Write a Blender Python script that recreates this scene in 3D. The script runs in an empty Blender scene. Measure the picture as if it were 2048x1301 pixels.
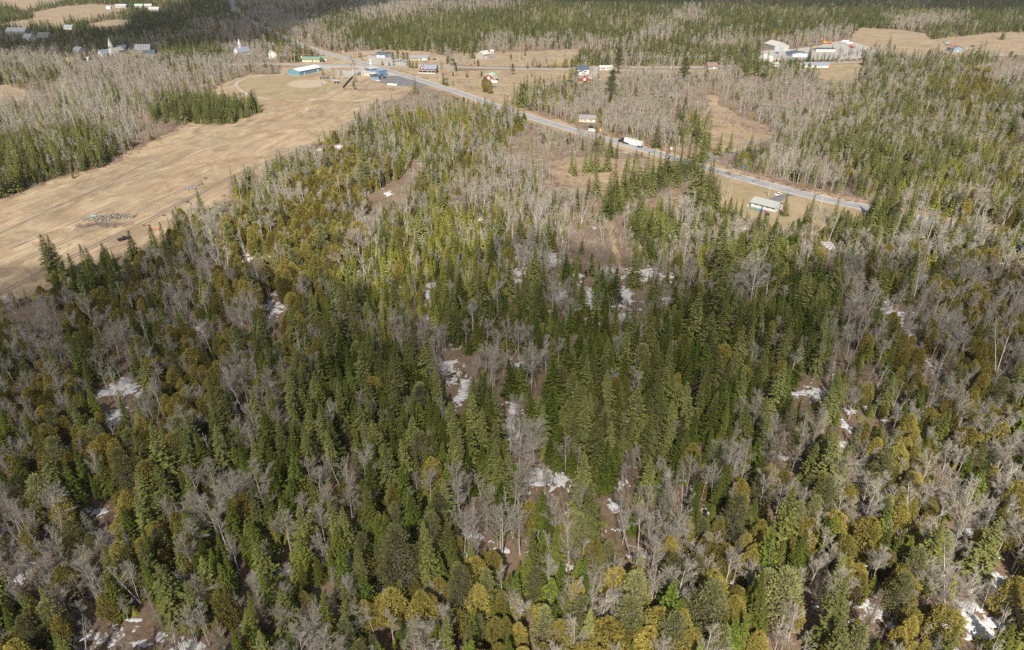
import bpy, math, random
import numpy as np
from mathutils import Vector, Matrix

# ------------------------------------------------------------------ camera, light, exposure
S = bpy.context.scene
COL = S.collection
CAM_H, PITCH, FPX = 120.0, 29.0, 1365.0
HAZE = .00004
cd = bpy.data.cameras.new('camera'); cam = bpy.data.objects.new('camera', cd); COL.objects.link(cam)
cam.location = (0, 0, CAM_H); cam.rotation_euler = (math.radians(90 - PITCH), 0, 0)
cd.sensor_width = 36; cd.lens = 36 * FPX / 2048; cd.clip_start = 1; cd.clip_end = 20000
S.camera = cam
SUN_EL, SUN_AZ = math.radians(46), math.radians(-6)      # azimuth: shadows fall away from the camera, a little to the right
W = bpy.data.worlds.new('World'); S.world = W; W.use_nodes = True
nt = W.node_tree; nt.nodes.clear()
sky = nt.nodes.new('ShaderNodeTexSky'); sky.sky_type = 'NISHITA'; sky.sun_disc = False
sky.sun_elevation = SUN_EL; sky.sun_rotation = math.radians(180) - SUN_AZ
sky.air_density = 1.0; sky.dust_density = 2.0
bg = nt.nodes.new('ShaderNodeBackground'); bg.inputs[1].default_value = 0.08
wo = nt.nodes.new('ShaderNodeOutputWorld')
nt.links.new(sky.outputs[0], bg.inputs[0]); nt.links.new(bg.outputs[0], wo.inputs[0])
sl = bpy.data.lights.new('sun', 'SUN'); sl.energy = 4.7; sl.angle = math.radians(0.55); sl.color = (1, .95, .87)
so = bpy.data.objects.new('sun', sl); COL.objects.link(so)
SUNDIR = Vector((-math.sin(SUN_AZ) * math.cos(SUN_EL), math.cos(SUN_AZ) * math.cos(SUN_EL), -math.sin(SUN_EL)))
so.rotation_euler = SUNDIR.to_track_quat('-Z', 'Y').to_euler(); so.location = (0, -100, 300)
S.view_settings.view_transform = 'Standard'; S.view_settings.look = 'None'
S.view_settings.gamma = 1; S.view_settings.use_curve_mapping = False
S.view_settings.exposure = 0.54
S.view_settings.use_white_balance = True; S.view_settings.white_balance_temperature = 6850; S.view_settings.white_balance_tint = 10
S.render.engine = 'CYCLES'
cy = S.cycles
cy.max_bounces = 4; cy.diffuse_bounces = 2; cy.glossy_bounces = 1; cy.transmission_bounces = 2
cy.transparent_max_bounces = 8; cy.volume_bounces = 0; cy.use_denoising = False
cy.use_adaptive_sampling = False
try: cy.use_fast_gi = False
except Exception: pass

rng = np.random.default_rng(11); R = random.Random(5)
CP, SP = math.cos(math.radians(PITCH)), math.sin(math.radians(PITCH))

def G(px, py, z=0.0):
    """ground point seen at a pixel of the 2048x1301 photograph"""
    u = (px - 1024) / FPX; v = -(py - 650.5) / FPX
    d = np.array([u, CP + v * SP, -SP + v * CP]); t = (z - CAM_H) / d[2]
    return np.array([d[0] * t, d[1] * t, z])
def PIX(X, Y, Z):
    dz = Z - CAM_H; dc = Y * CP - dz * SP; up = Y * SP + dz * CP
    return 1024 + FPX * X / dc, 650.5 - FPX * up / dc
def MPP(py):
    p = G(1024, py); return math.sqrt(p[1] ** 2 + CAM_H ** 2) / FPX

# ------------------------------------------------------------------ tagging helpers
def tag(o, label=None, cat=None, group=None, kind=None):
    if label: o['label'] = label
    if cat: o['category'] = cat
    if group: o['group'] = group
    if kind: o['kind'] = kind
    return o
def empty(name, loc, rz=0, parent=None):
    o = bpy.data.objects.new(name, None); COL.objects.link(o); o.location = loc; o.rotation_euler = (0, 0, rz)
    o.empty_display_size = .5
    if parent: o.parent = parent
    return o
def mesh(name, V, F, mats, fm=None, smooth=False):
    me = bpy.data.meshes.new(name); me.from_pydata([tuple(map(float, v)) for v in V], [], F)
    for m in (mats if isinstance(mats, (list, tuple)) else [mats]): me.materials.append(m)
    if fm is not None: me.polygons.foreach_set('material_index', fm)
    if smooth: me.polygons.foreach_set('use_smooth', [True] * len(me.polygons))
    me.update(); return me
def obj(name, me, parent=None, loc=(0, 0, 0), rz=0):
    o = bpy.data.objects.new(name, me); COL.objects.link(o); o.location = loc; o.rotation_euler = (0, 0, rz)
    if parent: o.parent = parent
    return o
def fastmesh(name, V, F, mats, tone=None, fm=None):
    """V (n,3), F (m,k) numpy"""
    me = bpy.data.meshes.new(name); n, (m, k) = len(V), F.shape
    me.vertices.add(n); me.vertices.foreach_set('co', np.asarray(V, np.float32).ravel())
    me.loops.add(m * k); me.loops.foreach_set('vertex_index', F.astype(np.int32).ravel())
    me.polygons.add(m); me.polygons.foreach_set('loop_start', np.arange(0, m * k, k, dtype=np.int32))
    for q in mats: me.materials.append(q)
    if fm is not None: me.polygons.foreach_set('material_index', np.asarray(fm, np.int32))
    if tone is not None:
        a = me.attributes.new('tone', 'FLOAT', 'FACE'); a.data.foreach_set('value', np.asarray(tone, np.float32))
    me.update(calc_edges=True); return me

# ------------------------------------------------------------------ materials
def nmat(name):
    m = bpy.data.materials.new(name); m.use_nodes = True; m.node_tree.nodes.clear(); return m, m.node_tree
def N(t, k, **kw):
    n = t.nodes.new(k)
    for a, b in kw.items(): setattr(n, a, b)
    return n
def ramp(t, fac, stops):
    r = N(t, 'ShaderNodeValToRGB'); e = r.color_ramp.elements
    while len(e) < len(stops): e.new(.5)
    for q, (p, c) in zip(e, stops): q.position = p; q.color = (*c, 1)
    t.links.new(fac, r.inputs[0]); return r.outputs[0]
def mixc(t, fac, a, b, mode='MIX'):
    n = N(t, 'ShaderNodeMix', data_type='RGBA', blend_type=mode)
    for s, v in ((n.inputs[0], fac), (n.inputs[6], a), (n.inputs[7], b)):
        if isinstance(v, (int, float)): s.default_value = v
        elif isinstance(v, tuple): s.default_value = (*v, 1)
        else: t.links.new(v, s)
    return n.outputs[2]
def math_(t, op, a, b=0.0, c=None):
    n = N(t, 'ShaderNodeMath', operation=op)
    for s, v in zip(n.inputs, (a, b) if c is None else (a, b, c)):
        if isinstance(v, (int, float)): s.default_value = v
        else: t.links.new(v, s)
    return n.outputs[0]
def noise(t, scale, vec=None, detail=4, rough=.55, dist=0):
    n = N(t, 'ShaderNodeTexNoise'); n.inputs['Scale'].default_value = scale; n.inputs['Detail'].default_value = detail
    n.inputs['Roughness'].default_value = rough; n.inputs['Distortion'].default_value = dist
    if vec is not None: t.links.new(vec, n.inputs['Vector'])
    return n.outputs[0]
def coord(t, rz=0, sc=(1, 1, 1), world=False):
    c = N(t, 'ShaderNodeNewGeometry').outputs['Position'] if world else N(t, 'ShaderNodeTexCoord').outputs['Object']
    m = N(t, 'ShaderNodeMapping'); m.vector_type = 'POINT'
    m2 = N(t, 'ShaderNodeMapping')
    m.inputs['Rotation'].default_value = (0, 0, rz); m2.inputs['Scale'].default_value = sc
    t.links.new(c, m.inputs[0]); t.links.new(m.outputs[0], m2.inputs[0]); return m2.outputs[0]
def principled(t, col, rough=.85, bump=None, bs=.4, bd=.05, spec=.3, metal=0):
    p = N(t, 'ShaderNodeBsdfPrincipled'); o = N(t, 'ShaderNodeOutputMaterial')
    if isinstance(col, tuple): p.inputs['Base Color'].default_value = (*col, 1)
    else: t.links.new(col, p.inputs['Base Color'])
    p.inputs['Roughness'].default_value = rough; p.inputs['Specular IOR Level'].default_value = spec
    p.inputs['Metallic'].default_value = metal
    if bump is not None:
        b = N(t, 'ShaderNodeBump'); b.inputs['Strength'].default_value = bs; b.inputs['Distance'].default_value = bd
        t.links.new(bump, b.inputs['Height']); t.links.new(b.outputs[0], p.inputs['Normal'])
    t.links.new(p.outputs[0], o.inputs[0])
def leafmat(name, dark, light, alt, transl=.25, ra=.5):
    """foliage: each spray has its own tone, each tree its own hue"""
    m, t = nmat(name)
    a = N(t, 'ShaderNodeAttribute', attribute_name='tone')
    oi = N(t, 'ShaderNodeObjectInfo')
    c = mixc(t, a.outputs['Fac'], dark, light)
    r2 = math_(t, 'MULTIPLY', oi.outputs['Random'], .85)
    c = mixc(t, r2, c, alt)
    fr = math_(t, 'FRACT', math_(t, 'MULTIPLY', oi.outputs['Random'], 17.3))
    val = math_(t, 'MULTIPLY_ADD', fr, .8, .6)
    c = mixc(t, 1.0, c, N2rgb(t, val), 'MULTIPLY')
    d = N(t, 'ShaderNodeBsdfDiffuse'); tr = N(t, 'ShaderNodeBsdfTranslucent')
    t.links.new(c, d.inputs[0]); t.links.new(c, tr.inputs[0])
    mx = N(t, 'ShaderNodeMixShader'); mx.inputs[0].default_value = transl
    t.links.new(d.outputs[0], mx.inputs[1]); t.links.new(tr.outputs[0], mx.inputs[2])
    o = N(t, 'ShaderNodeOutputMaterial'); t.links.new(mx.outputs[0], o.inputs[0]); return m
def N2rgb(t, v):
    c = N(t, 'ShaderNodeCombineColor')
    for i in range(3): t.links.new(v, c.inputs[i])
    return c.outputs[0]
def barkmat(name, a, b, c2=None):
    m, t = nmat(name); v = coord(t, 0, (1, 1, .35))
    f = noise(t, 5.0, v, 3)
    oi = N(t, 'ShaderNodeObjectInfo')
    col = ramp(t, f, [(.3, a), (.65, b)])
    if c2: col = mixc(t, oi.outputs['Random'], col, c2)
    d = N(t, 'ShaderNodeBsdfDiffuse'); t.links.new(col, d.inputs[0])
    o = N(t, 'ShaderNodeOutputMaterial'); t.links.new(d.outputs[0], o.inputs[0]); return m
M = {}
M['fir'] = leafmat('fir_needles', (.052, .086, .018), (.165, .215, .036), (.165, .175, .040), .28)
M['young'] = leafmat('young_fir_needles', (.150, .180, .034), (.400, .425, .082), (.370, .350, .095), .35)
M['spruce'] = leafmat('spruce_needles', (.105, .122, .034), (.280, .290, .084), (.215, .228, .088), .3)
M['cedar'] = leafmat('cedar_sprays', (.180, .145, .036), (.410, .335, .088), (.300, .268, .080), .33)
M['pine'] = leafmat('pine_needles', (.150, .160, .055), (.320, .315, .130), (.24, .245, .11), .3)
M['larch'] = leafmat('larch_twigs', (.13, .095, .07), (.22, .165, .125), (.17, .13, .10), .1)
M['lichen'] = leafmat('lichen_twigs', (.16, .17, .12), (.34, .35, .27), (.25, .25, .2), .1)
M['bark'] = barkmat('conifer_bark', (.10, .085, .07), (.21, .18, .15))
M['grey'] = barkmat('grey_bark', (.40, .37, .325), (.66, .625, .565), (.45, .41, .355))
M['birch'] = barkmat('birch_bark', (.42, .38, .33), (.72, .68, .62))
M['twig'] = barkmat('fine_twigs', (.315, .286, .236), (.55, .51, .432), (.36, .325, .265))
M['btwig'] = barkmat('birch_twigs', (.33, .305, .262), (.56, .53, .465), (.38, .35, .298))
M['sap'] = barkmat('sapling_bark', (.28, .23, .19), (.45, .38, .32), (.34, .285, .24))
M['red'] = barkmat('red_stems', (.15, .075, .055), (.25, .14, .105), (.22, .16, .12))

def simple(name, col, var=.2, scale=2.0, rough=.8, spec=.3, metal=0, bump=0, world=False, sc=(1, 1, 1), rz=0):
    m, t = nmat(name); v = coord(t, rz, sc, world); f = noise(t, scale, v, 4)
    lo = tuple(x * (1 - var) for x in col); hi = tuple(min(1, x * (1 + var)) for x in col)
    principled(t, ramp(t, f, [(.3, lo), (.7, hi)]), rough, f if bump else None, bump, .03, spec, metal); M[name] = m; return m

# ------------------------------------------------------------------ the ground
def ground_mat():
    m, t = nmat('leaf_litter'); v = coord(t)
    a = noise(t, .035, v, 5, .6); b = noise(t, .7, v, 8, .75); c = noise(t, 3.0, v, 3, .6)
    col = ramp(t, b, [(.30, (.065, .047, .034)), (.47, (.145, .10, .068)), (.60, (.25, .175, .12)), (.76, (.39, .30, .21))])
    col = mixc(t, math_(t, 'MULTIPLY', ramp(t, a, [(.42, (0, 0, 0)), (.6, (1, 1, 1))]), .55), col, (.27, .20, .13))
    col = mixc(t, math_(t, 'MULTIPLY', c, .35), col, (.07, .05, .035))
    principled(t, col, .95, c, .6, .12); return m
def field_mat(name, cols, rz, streak=.5, dark=(.17, .125, .085)):
    m, t = nmat(name)
    v = coord(t, rz, (.05, .5, 1)); v2 = coord(t)
    s1 = noise(t, .55, v, 6, .68, 1.2)
    v3 = coord(t, rz + .06, (.02, .35, 1)); s2 = noise(t, .6, v3, 4, .65)
    b = noise(t, .05, coord(t, rz, (.65, 1, 1)), 9, .72, 1.3); c = noise(t, 1.1, v2, 7, .78)
    col = ramp(t, b, [(.34, cols[0]), (.48, cols[1]), (.64, cols[2])])
    col = mixc(t, math_(t, 'MULTIPLY', ramp(t, s1, [(.44, (0, 0, 0)), (.66, (1, 1, 1))]), streak), col, dark)
    col = mixc(t, math_(t, 'MULTIPLY', ramp(t, s2, [(.5, (0, 0, 0)), (.72, (1, 1, 1))]), streak * .7), col, (.21, .185, .16))
    col = mixc(t, math_(t, 'MULTIPLY', ramp(t, c, [(.44, (0, 0, 0)), (.68, (1, 1, 1))]), .72), col, dark)
    principled(t, col, .95, c, .5, .1); return m
M['ground'] = ground_mat()
FD = math.radians(78)
M['field'] = field_mat('dry_grass', [(.165, .118, .078), (.33, .25, .16), (.47, .375, .245)], -FD, .5)
M['field2'] = field_mat('far_dry_grass', [(.21, .15, .10), (.33, .25, .155), (.40, .315, .20)], .2, .5)
M['lawn'] = field_mat('greening_lawn', [(.22, .175, .095), (.30, .24, .135), (.37, .295, .18)], -1.2, .35)
M['clearing'] = field_mat('clearing_grass', [(.21, .145, .092), (.33, .24, .15), (.43, .335, .21)], .5, .5)
simple('dry_stalks', (.40, .30, .185), .3, 3); simple('infield', (.37, .30, .215), .1, .3)
def asphalt(name, a, b):
    m, t = nmat(name); v = coord(t); f = noise(t, .12, v, 5, .6); g = noise(t, 2.5, v, 3)
    principled(t, mixc(t, math_(t, 'MULTIPLY', g, .3), ramp(t, f, [(.35, a), (.65, b)]), a), .9, g, .2, .02); return m
M['asphalt'] = asphalt('asphalt', (.215, .222, .235), (.285, .292, .30))
M['dark_asphalt'] = asphalt('new_asphalt', (.12, .12, .125), (.17, .17, .175))
M['gravel'] = asphalt('gravel', (.30, .285, .265), (.40, .375, .35))
M['shoulder'] = asphalt('gravel_shoulder', (.33, .30, .265), (.43, .395, .35))
M['mud'] = asphalt('bare_earth', (.19, .155, .12), (.27, .22, .175))
M['rut'] = asphalt('rut_earth', (.13, .105, .085), (.19, .155, .125))
simple('line_paint', (.50, .50, .48), .25, 1); simple('yellow_line', (.6, .45, .12), .1, 3)
def snow_mat():
    m, t = nmat('old_snow'); v = coord(t); f = noise(t, .9, v, 6, .7); g = noise(t, 4.0, v, 4, .7)
    col = ramp(t, f, [(.28, (.36, .35, .34)), (.5, (.55, .56, .575)), (.7, (.69, .70, .72))])
    col = mixc(t, ramp(t, g, [(.64, (0, 0, 0)), (.74, (1, 1, 1))]), col, (.20, .14, .10))
    principled(t, col, .7, f, .5, .2); return m
M['snow'] = snow_mat()

g = fastmesh('ground', np.array([(-4500, -600, 0), (4500, -600, 0), (4500, 6500, 0), (-4500, 6500, 0)], float), np.array([[0, 1, 2, 3]]), [M['ground']])
tag(obj('ground', g), kind='structure')

def smooth_closed(P, step, amp, seed):
    r = np.random.default_rng(seed); out = []
    n = len(P)
    for i in range(n):
        a, b = P[i], P[(i + 1) % n]; L = np.linalg.norm(b - a); k = max(1, int(L / step))
        for j in range(k):
            q = a + (b - a) * j / k
            d = np.array([-(b - a)[1], (b - a)[0]]) / (L + 1e-6)
            out.append(q + d * r.normal(0, amp) * (1 if 1 else 0))
    return np.array(out)
SCRUB = []
POLYS = []       # open-ground polygons in pixels: no trees stand in them
SHEETS = {}
def sheet(name, pts, mat, z, amp=1.0, step=6, label=None, nogrow=True):
    W2 = np.array([G(*p)[:2] for p in pts])
    if nogrow: POLYS.append(W2)
    if mat.name in ('far_dry_grass', 'clearing_grass', 'leaf_litter') and np.mean([p[0] for p in pts]) > 700: SCRUB.append(W2)
    d = np.median(W2[:, 1]); step = max(step, d * .012); amp = amp * (1 + d / 600)
    Q = smooth_closed(W2, step, amp, len(POLYS) + 7) if amp else W2
    c = Q.mean(0)
    me = mesh(name, [(x - c[0], y - c[1], 0) for x, y in Q], [list(range(len(Q)))], mat)
    if me.polygons[0].normal.z < 0: me.flip_normals()
    o = obj(name, me, loc=(c[0], c[1], z)); tag(o, kind='structure')
    return o

F1 = [(-420, 600), (-200, 480), (0, 398), (60, 376), (130, 350), (205, 335), (255, 305), (330, 268), (372, 246), (440, 252), (520, 228),
      (524, 215), (470, 205), (415, 192), (432, 176), (470, 158), (500, 149), (560, 150), (560, 128), (600, 126), (640, 116), (672, 107), (760, 100), (860, 104), (900, 116), (895, 130),
      (930, 150), (900, 168), (840, 172), (815, 185), (800, 196), (760, 207), (715, 250), (690, 268), (610, 300), (545, 335), (500, 365), (470, 392), (430, 418), (385, 450),
      (330, 505), (240, 545), (180, 562), (95, 590), (0, 604), (-200, 700), (-420, 800)]
sheet('field', F1, M['field'], .012, .8)
sheet('field', [(-200, 168), (15, 171), (58, 184), (48, 200), (0, 212), (-200, 222)], M['field2'], .012, .8)
sheet('field', [(-300, -14), (128, -14), (128, 4), (90, 12), (62, 20), (50, 26), (20, 16), (-40, 14), (-300, 10)], M['field2'], .012)
sheet('field', [(64, 26), (120, 14), (180, 9), (240, 11), (262, 18), (246, 25), (180, 42), (128, 57), (100, 60), (60, 60), (0, 54), (-100, 52), (0, 47), (58, 39), (70, 34)], M['field2'], .012)
sheet('field', [(172, 50), (230, 39), (270, 42), (252, 60), (230, 66), (200, 62), (178, 57)], M['field2'], .012)
sheet('field', [(112, 116), (150, 114), (158, 121), (130, 126), (112, 123)], M['field2'], .012)
sheet('field', [(905, 108), (985, 105), (1050, 104), (1150, 99), (1162, 106), (1150, 131), (1010, 134), (905, 130)], M['field2'], .012)
sheet('field', [(870, 168), (905, 143), (1000, 141), (1150, 141), (1145, 156), (1090, 172), (1045, 185), (1010, 212), (985, 205), (930, 188)], M['field2'], .014)
sheet('field', [(1150, 141), (1200, 138), (1290, 140), (1420, 140), (1560, 138), (1540, 148), (1400, 152), (1290, 150), (1230, 158), (1160, 168)], M['field2'], .012)
sheet('lawn', [(1600, 129), (1720, 128), (1735, 145), (1720, 160), (1668, 165), (1640, 158), (1600, 138)], M['lawn'], .012)
sheet('field', [(1700, 84), (1710, 66), (1722, 56), (1800, 60), (1850, 68), (1860, 80), (1990, 66), (2250, 60), (2250, 98), (2048, 106), (1900, 116), (1780, 114), (1745, 104)], M['field2'], .012)
sheet('yard', [(1520, 102), (1580, 99), (1640, 92), (1650, 86), (1700, 82), (1735, 94), (1770, 108), (1745, 118), (1600, 122), (1520, 122)], M['gravel'], .022, .5)
sheet('field', [(1418, 190), (1432, 192), (1440, 210), (1480, 232), (1520, 248), (1545, 258), (1542, 276), (1500, 300), (1460, 305), (1420, 300), (1415, 270), (1425, 245), (1418, 215)], M['clearing'], .012)
sheet('clearing', [(1090, 330), (1120, 318), (1180, 312), (1240, 318), (1330, 320), (1400, 345), (1380, 352), (1290, 345), (1250, 350), (1225, 375), (1200, 395), (1150, 385), (1110, 365)], M['clearing'], .014)
sheet('verge', [(1290, 292), (1420, 300), (1410, 325), (1350, 308)], M['clearing'], .013)
sheet('lawn', [(1420, 352), (1500, 365), (1580, 385), (1660, 405), (1740, 424), (1700, 440), (1650, 455), (1600, 485), (1560, 470), (1520, 440), (1485, 440), (1440, 425), (1400, 425), (1350, 425), (1370, 385), (1400, 375)], M['lawn'], .013)
sheet('trail', [(1208, 412), (1215, 410), (1223, 450), (1236, 500), (1246, 545), (1239, 548), (1225, 500), (1213, 450)], M['clearing'], .012, .5)
sheet('clearing', [(730, 395), (800, 360), (830, 318), (850, 330), (830, 380), (800, 420), (750, 435)], M['ground'], .008, .5)
sheet('track', [(1460, 292), (1545, 272), (1550, 278), (1462, 300)], M['mud'], .02, .3)

# --- roads, built as ribbons with their own distance along the ground
def catmull(P, step):
    out = []
    for i in range(len(P) - 1):
        p0, p1, p2, p3 = P[max(i - 1, 0)], P[i], P[i + 1], P[min(i + 2, len(P) - 1)]
        k = max(1, int(np.linalg.norm(p2 - p1) / step))
        for j in range(k):
            t = j / k
            out.append(.5 * ((2 * p1) + (-p0 + p2) * t + (2 * p0 - 5 * p1 + 4 * p2 - p3) * t * t + (-p0 + 3 * p1 - 3 * p2 + p3) * t ** 3))
    out.append(P[-1]); return np.array(out)
def ribbon(name, path, w, off, mat, z, nogrow=0, rough=0, kind='structure', gap=None):
    T = np.gradient(path, axis=0); T /= np.linalg.norm(T, axis=1)[:, None] + 1e-9; Nn = np.stack([-T[:, 1], T[:, 0]], 1)
    r = np.random.default_rng(3)
    a = off - w / 2 + r.normal(0, rough, len(path)); b = off + w / 2 + r.normal(0, rough, len(path))
    c = path.mean(0)
    V = np.concatenate([path + Nn * a[:, None], path + Nn * b[:, None]]) - c
    V = np.c_[V, np.zeros(len(V))]; n = len(path)
    F = np.array([(i, i + 1, n + i + 1, n + i) for i in range(n - 1) if not gap or (i % gap[0]) < gap[1]])
    me = fastmesh(name, V, F, [mat])
    if me.polygons[0].normal.z < 0: me.flip_normals()
    return tag(obj(name, me, loc=(c[0], c[1], z)), kind=kind)
def px_path(pts, step=6): return catmull(np.array([G(*p)[:2] for p in pts]), step)
HW = px_path([(452, -22), (463, 5), (470, 20), (492, 38), (560, 72), (620, 97), (672, 112), (720, 125), (749, 134), (800, 149), (850, 164), (919, 186), (986, 210), (1062, 235), (1128, 255), (1184, 271), (1255, 290),
              (1332, 312), (1422, 339), (1551, 374), (1648, 398), (1738, 417), (1850, 441), (1950, 462), (2048, 485), (2300, 545)])
ribbon('verge', HW, 24, 0, M['clearing'], .010, rough=1.2)
ribbon('road_shoulder', HW, 11.5, 0, M['shoulder'], .030, rough=.1)
ribbon('road', HW, 8.2, 0, M['asphalt'], .045)
ribbon('road_line', HW, .22, 3.7, M['line_paint'], .052); ribbon('road_line', HW, .22, -3.7, M['line_paint'], .052)
HWs = px_path([(919, 186), (1062, 235), (1184, 271), (1255, 290), (1332, 312), (1422, 339), (1551, 374), (1648, 398), (1738, 417), (1850, 441)], 3)
ribbon('road_line', HWs, .2, 0, M['yellow_line'], .054, gap=(4, 2))
CR = px_path([(420, 133), (520, 128), (627, 130), (728, 130), (745, 133), (769, 135), (810, 133), (939, 135), (1020, 137.5), (1128, 138.5), (1205, 134.5), (1352, 135.5), (1540, 131), (1620, 127.5), (1720, 124), (1830, 118), (2048, 108), (2200, 101)])
ribbon('verge', CR, 16, 0, M['field2'], .016, rough=1)
ribbon('road_shoulder', CR, 8.5, 0, M['shoulder'], .026)
ribbon('road', CR, 6.4, 0, M['asphalt'], .040)
SR = px_path([(1398, 329), (1412, 319), (1441, 311), (1475, 306), (1505, 302), (1545, 292)])
ribbon('side_road', SR, 6, 0, M['dark_asphalt'], .036, rough=.2)
ribbon('driveway', px_path([(1165, 163), (1178, 156), (1189, 146), (1193, 136)], 3), 6, 0, M['gravel'], .024, rough=.4)
sheet('driveway', [(1538, 398), (1560, 391), (1590, 384), (1600, 388), (1570, 396), (1560, 404), (1545, 404)], M['dark_asphalt'], .022, .2, 3)
sheet('parking_lot', [(752, 153), (800, 151), (860, 164), (868, 172), (830, 174), (790, 172), (760, 166)], M['dark_asphalt'], .024, .2)
sheet('parking_lot', [(738, 144), (760, 140), (805, 152), (800, 160), (760, 160), (745, 155)], M['shoulder'], .020, .2)
sheet('parking_lot', [(640, 131), (728, 132), (728, 145), (700, 155), (680, 152), (675, 142), (640, 137)], M['gravel'], .020, .2)
sheet('lawn_island', [(653, 137), (690, 135.5), (715, 135), (722, 139), (700, 141.5), (665, 141)], M['field2'], .026, .1)
sheet('driveway', [(735, 110), (760, 116), (800, 116), (830, 124), (840, 131), (790, 132), (752, 130), (735, 122)], M['gravel'], .020, .3)
# ball field
sheet('ball_field', [(478, 178), (470, 165), (500, 155), (560, 151), (640, 154), (690, 160), (640, 190), (600, 201), (530, 198), (495, 190)], M['lawn'], .020, .1)
sheet('infield', [(572, 170), (585, 163), (610, 160), (650, 161), (656, 166), (640, 174), (610, 177), (588, 175)], M['infield'], .028, .1)
ribbon('warning_track', px_path([(560, 149), (505, 154), (474, 166), (478, 178), (500, 191), (540, 199)], 4), 2.6, 0, M['gravel'], .030)
ribbon('ditch_path', px_path([(600, 202), (640, 190), (690, 165), (700, 156)], 4), 2.2, 0, M['mud'], .026, rough=.5)
# wheel tracks across the left field
for pts, w, rg in (([(-120, 640), (0, 587), (100, 537), (200, 487), (300, 440), (380, 397), (480, 347), (560, 315), (690, 268)], .9, .18),):
    p = px_path(pts, 5)
    for off in (-1.15, 1.15): ribbon('wheel_track', p, w + .35, off, M['rut'], .024, rough=rg * .6)
ribbon('wheel_track', px_path([(-60, 492), (0, 467), (100, 420), (200, 375), (262, 342), (300, 325)], 5), 1.0, 0, M['rut'], .024, rough=.2)
for k in range(26):
    q = rng.random(); s0, s1 = sorted(rng.random(2)); s1 = min(1, max(s1, s0 + .25)); P0_ = np.array([-60 + 0 * q, 430 + 150 * q]); P1_ = np.array([470 + 60 * q, 250 + 70 * q]); A1, A2 = P0_ + (P1_ - P0_) * s0, P0_ + (P1_ - P0_) * s1
    ribbon('wheel_track', px_path([tuple(A1), tuple((A1 + A2) / 2 + rng.normal(0, 2, 2)), tuple(A2)], 5), rng.uniform(.25, .6), 0, M['rut' if k % 3 else 'mud'], .021 + .0001 * k, rough=.12)
ribbon('wheel_track', px_path([(60, 432), (160, 395), (260, 352), (380, 300), (470, 262)], 5), .5, 0, M['mud'], .022, rough=.2)
ribbon('wheel_track', px_path([(500, 214), (560, 222), (640, 236), (690, 240)], 5), 1.4, 0, M['mud'], .022, rough=.4)
ribbon('wheel_track', px_path([(650, 232), (640, 210), (660, 196), (700, 178), (715, 165)], 5), 1.2, 0, M['mud'], .022, rough=.4)
sheet('bare_patch', [(160, 449), (190, 446), (240, 446), (256, 450), (230, 456), (180, 458), (150, 462)], M['mud'], .018, 1.2, 1.2, nogrow=False)
sheet('bare_patch', [(60, 486), (100, 466), (140, 456), (150, 462), (110, 480), (62, 500)], M['clearing'], .0175, 1.4, 1.5, nogrow=False)

# ------------------------------------------------------------------ old snow lying between the trees
SNOW = [(905, 735, 28, 46), (925, 785, 14, 28), (1022, 850, 20, 42), (1114, 830, 8, 26), (1100, 962, 48, 26), (1060, 988, 18, 18), (1238, 970, 26, 14), (1230, 1015, 26, 16),
        (545, 625, 22, 42), (245, 775, 46, 20), (130, 755, 26, 10), (190, 1025, 28, 26), (225, 840, 18, 20), (138, 900, 22, 13), (210, 1278, 66, 26), (360, 1292, 30, 15),
        (1245, 600, 40, 24), (1175, 606, 20, 44), (1258, 640, 22, 16), (1290, 548, 55, 12), (1035, 490, 10, 24), (1030, 578, 14, 30), (855, 592, 9, 24), (940, 632, 20, 18), (510, 517, 46, 8),
        (732, 436, 12, 8), (770, 388, 12, 6), (1800, 636, 32, 36), (1622, 780, 34, 32), (1575, 950, 28, 24), (1690, 852, 16, 18), (1430, 1022, 34, 13), (1445, 1056, 16, 10),
        (2005, 1175, 44, 40), (1955, 1250, 50, 34), (1750, 1225, 30, 32), (1310, 1185, 22, 28), (650, 1105, 10, 9), (1942, 905, 9, 34), (1665, 493, 24, 7), (2010, 530, 28, 9),
        (330, 880, 14, 22), (600, 690, 12, 12), (400, 662, 14, 12), (1860, 730, 14, 26), (1210, 540, 30, 8), (1150, 560, 20, 10), (800, 1262, 30, 12), (1700, 600, 14, 8),
        (1500, 1000, 14, 12), (470, 960, 10, 10), (690, 770, 8, 10), (1380, 960, 10, 20), (1850, 560, 20, 8), (640, 300, 8, 4), (680, 296, 10, 5), (1555, 905, 10, 14), (60, 980, 14, 14),
        (1190, 455, 8, 4), (960, 440, 14, 5), (1490, 455, 10, 4), (720, 530, 8, 14), (90, 1080, 12, 12), (1100, 520, 26, 12), (1120, 590, 22, 14), (1330, 600, 20, 10), (2030, 1080, 14, 18)]
_r = np.random.default_rng(404)
BIGSNOW = len(SNOW)
for _i in range(420):
    _y = 470 + 830 * _r.random() ** .8; _x = _r.uniform(0, 2048)
    if 1350 < _x < 1700 and _y < 520 or _x < 320 and _y < 640: continue
    _s = .5 + _y / 1100.; SNOW.append((_x, _y, _r.uniform(5, 17) * _s, _r.uniform(2.5, 8) * _s))
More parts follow.
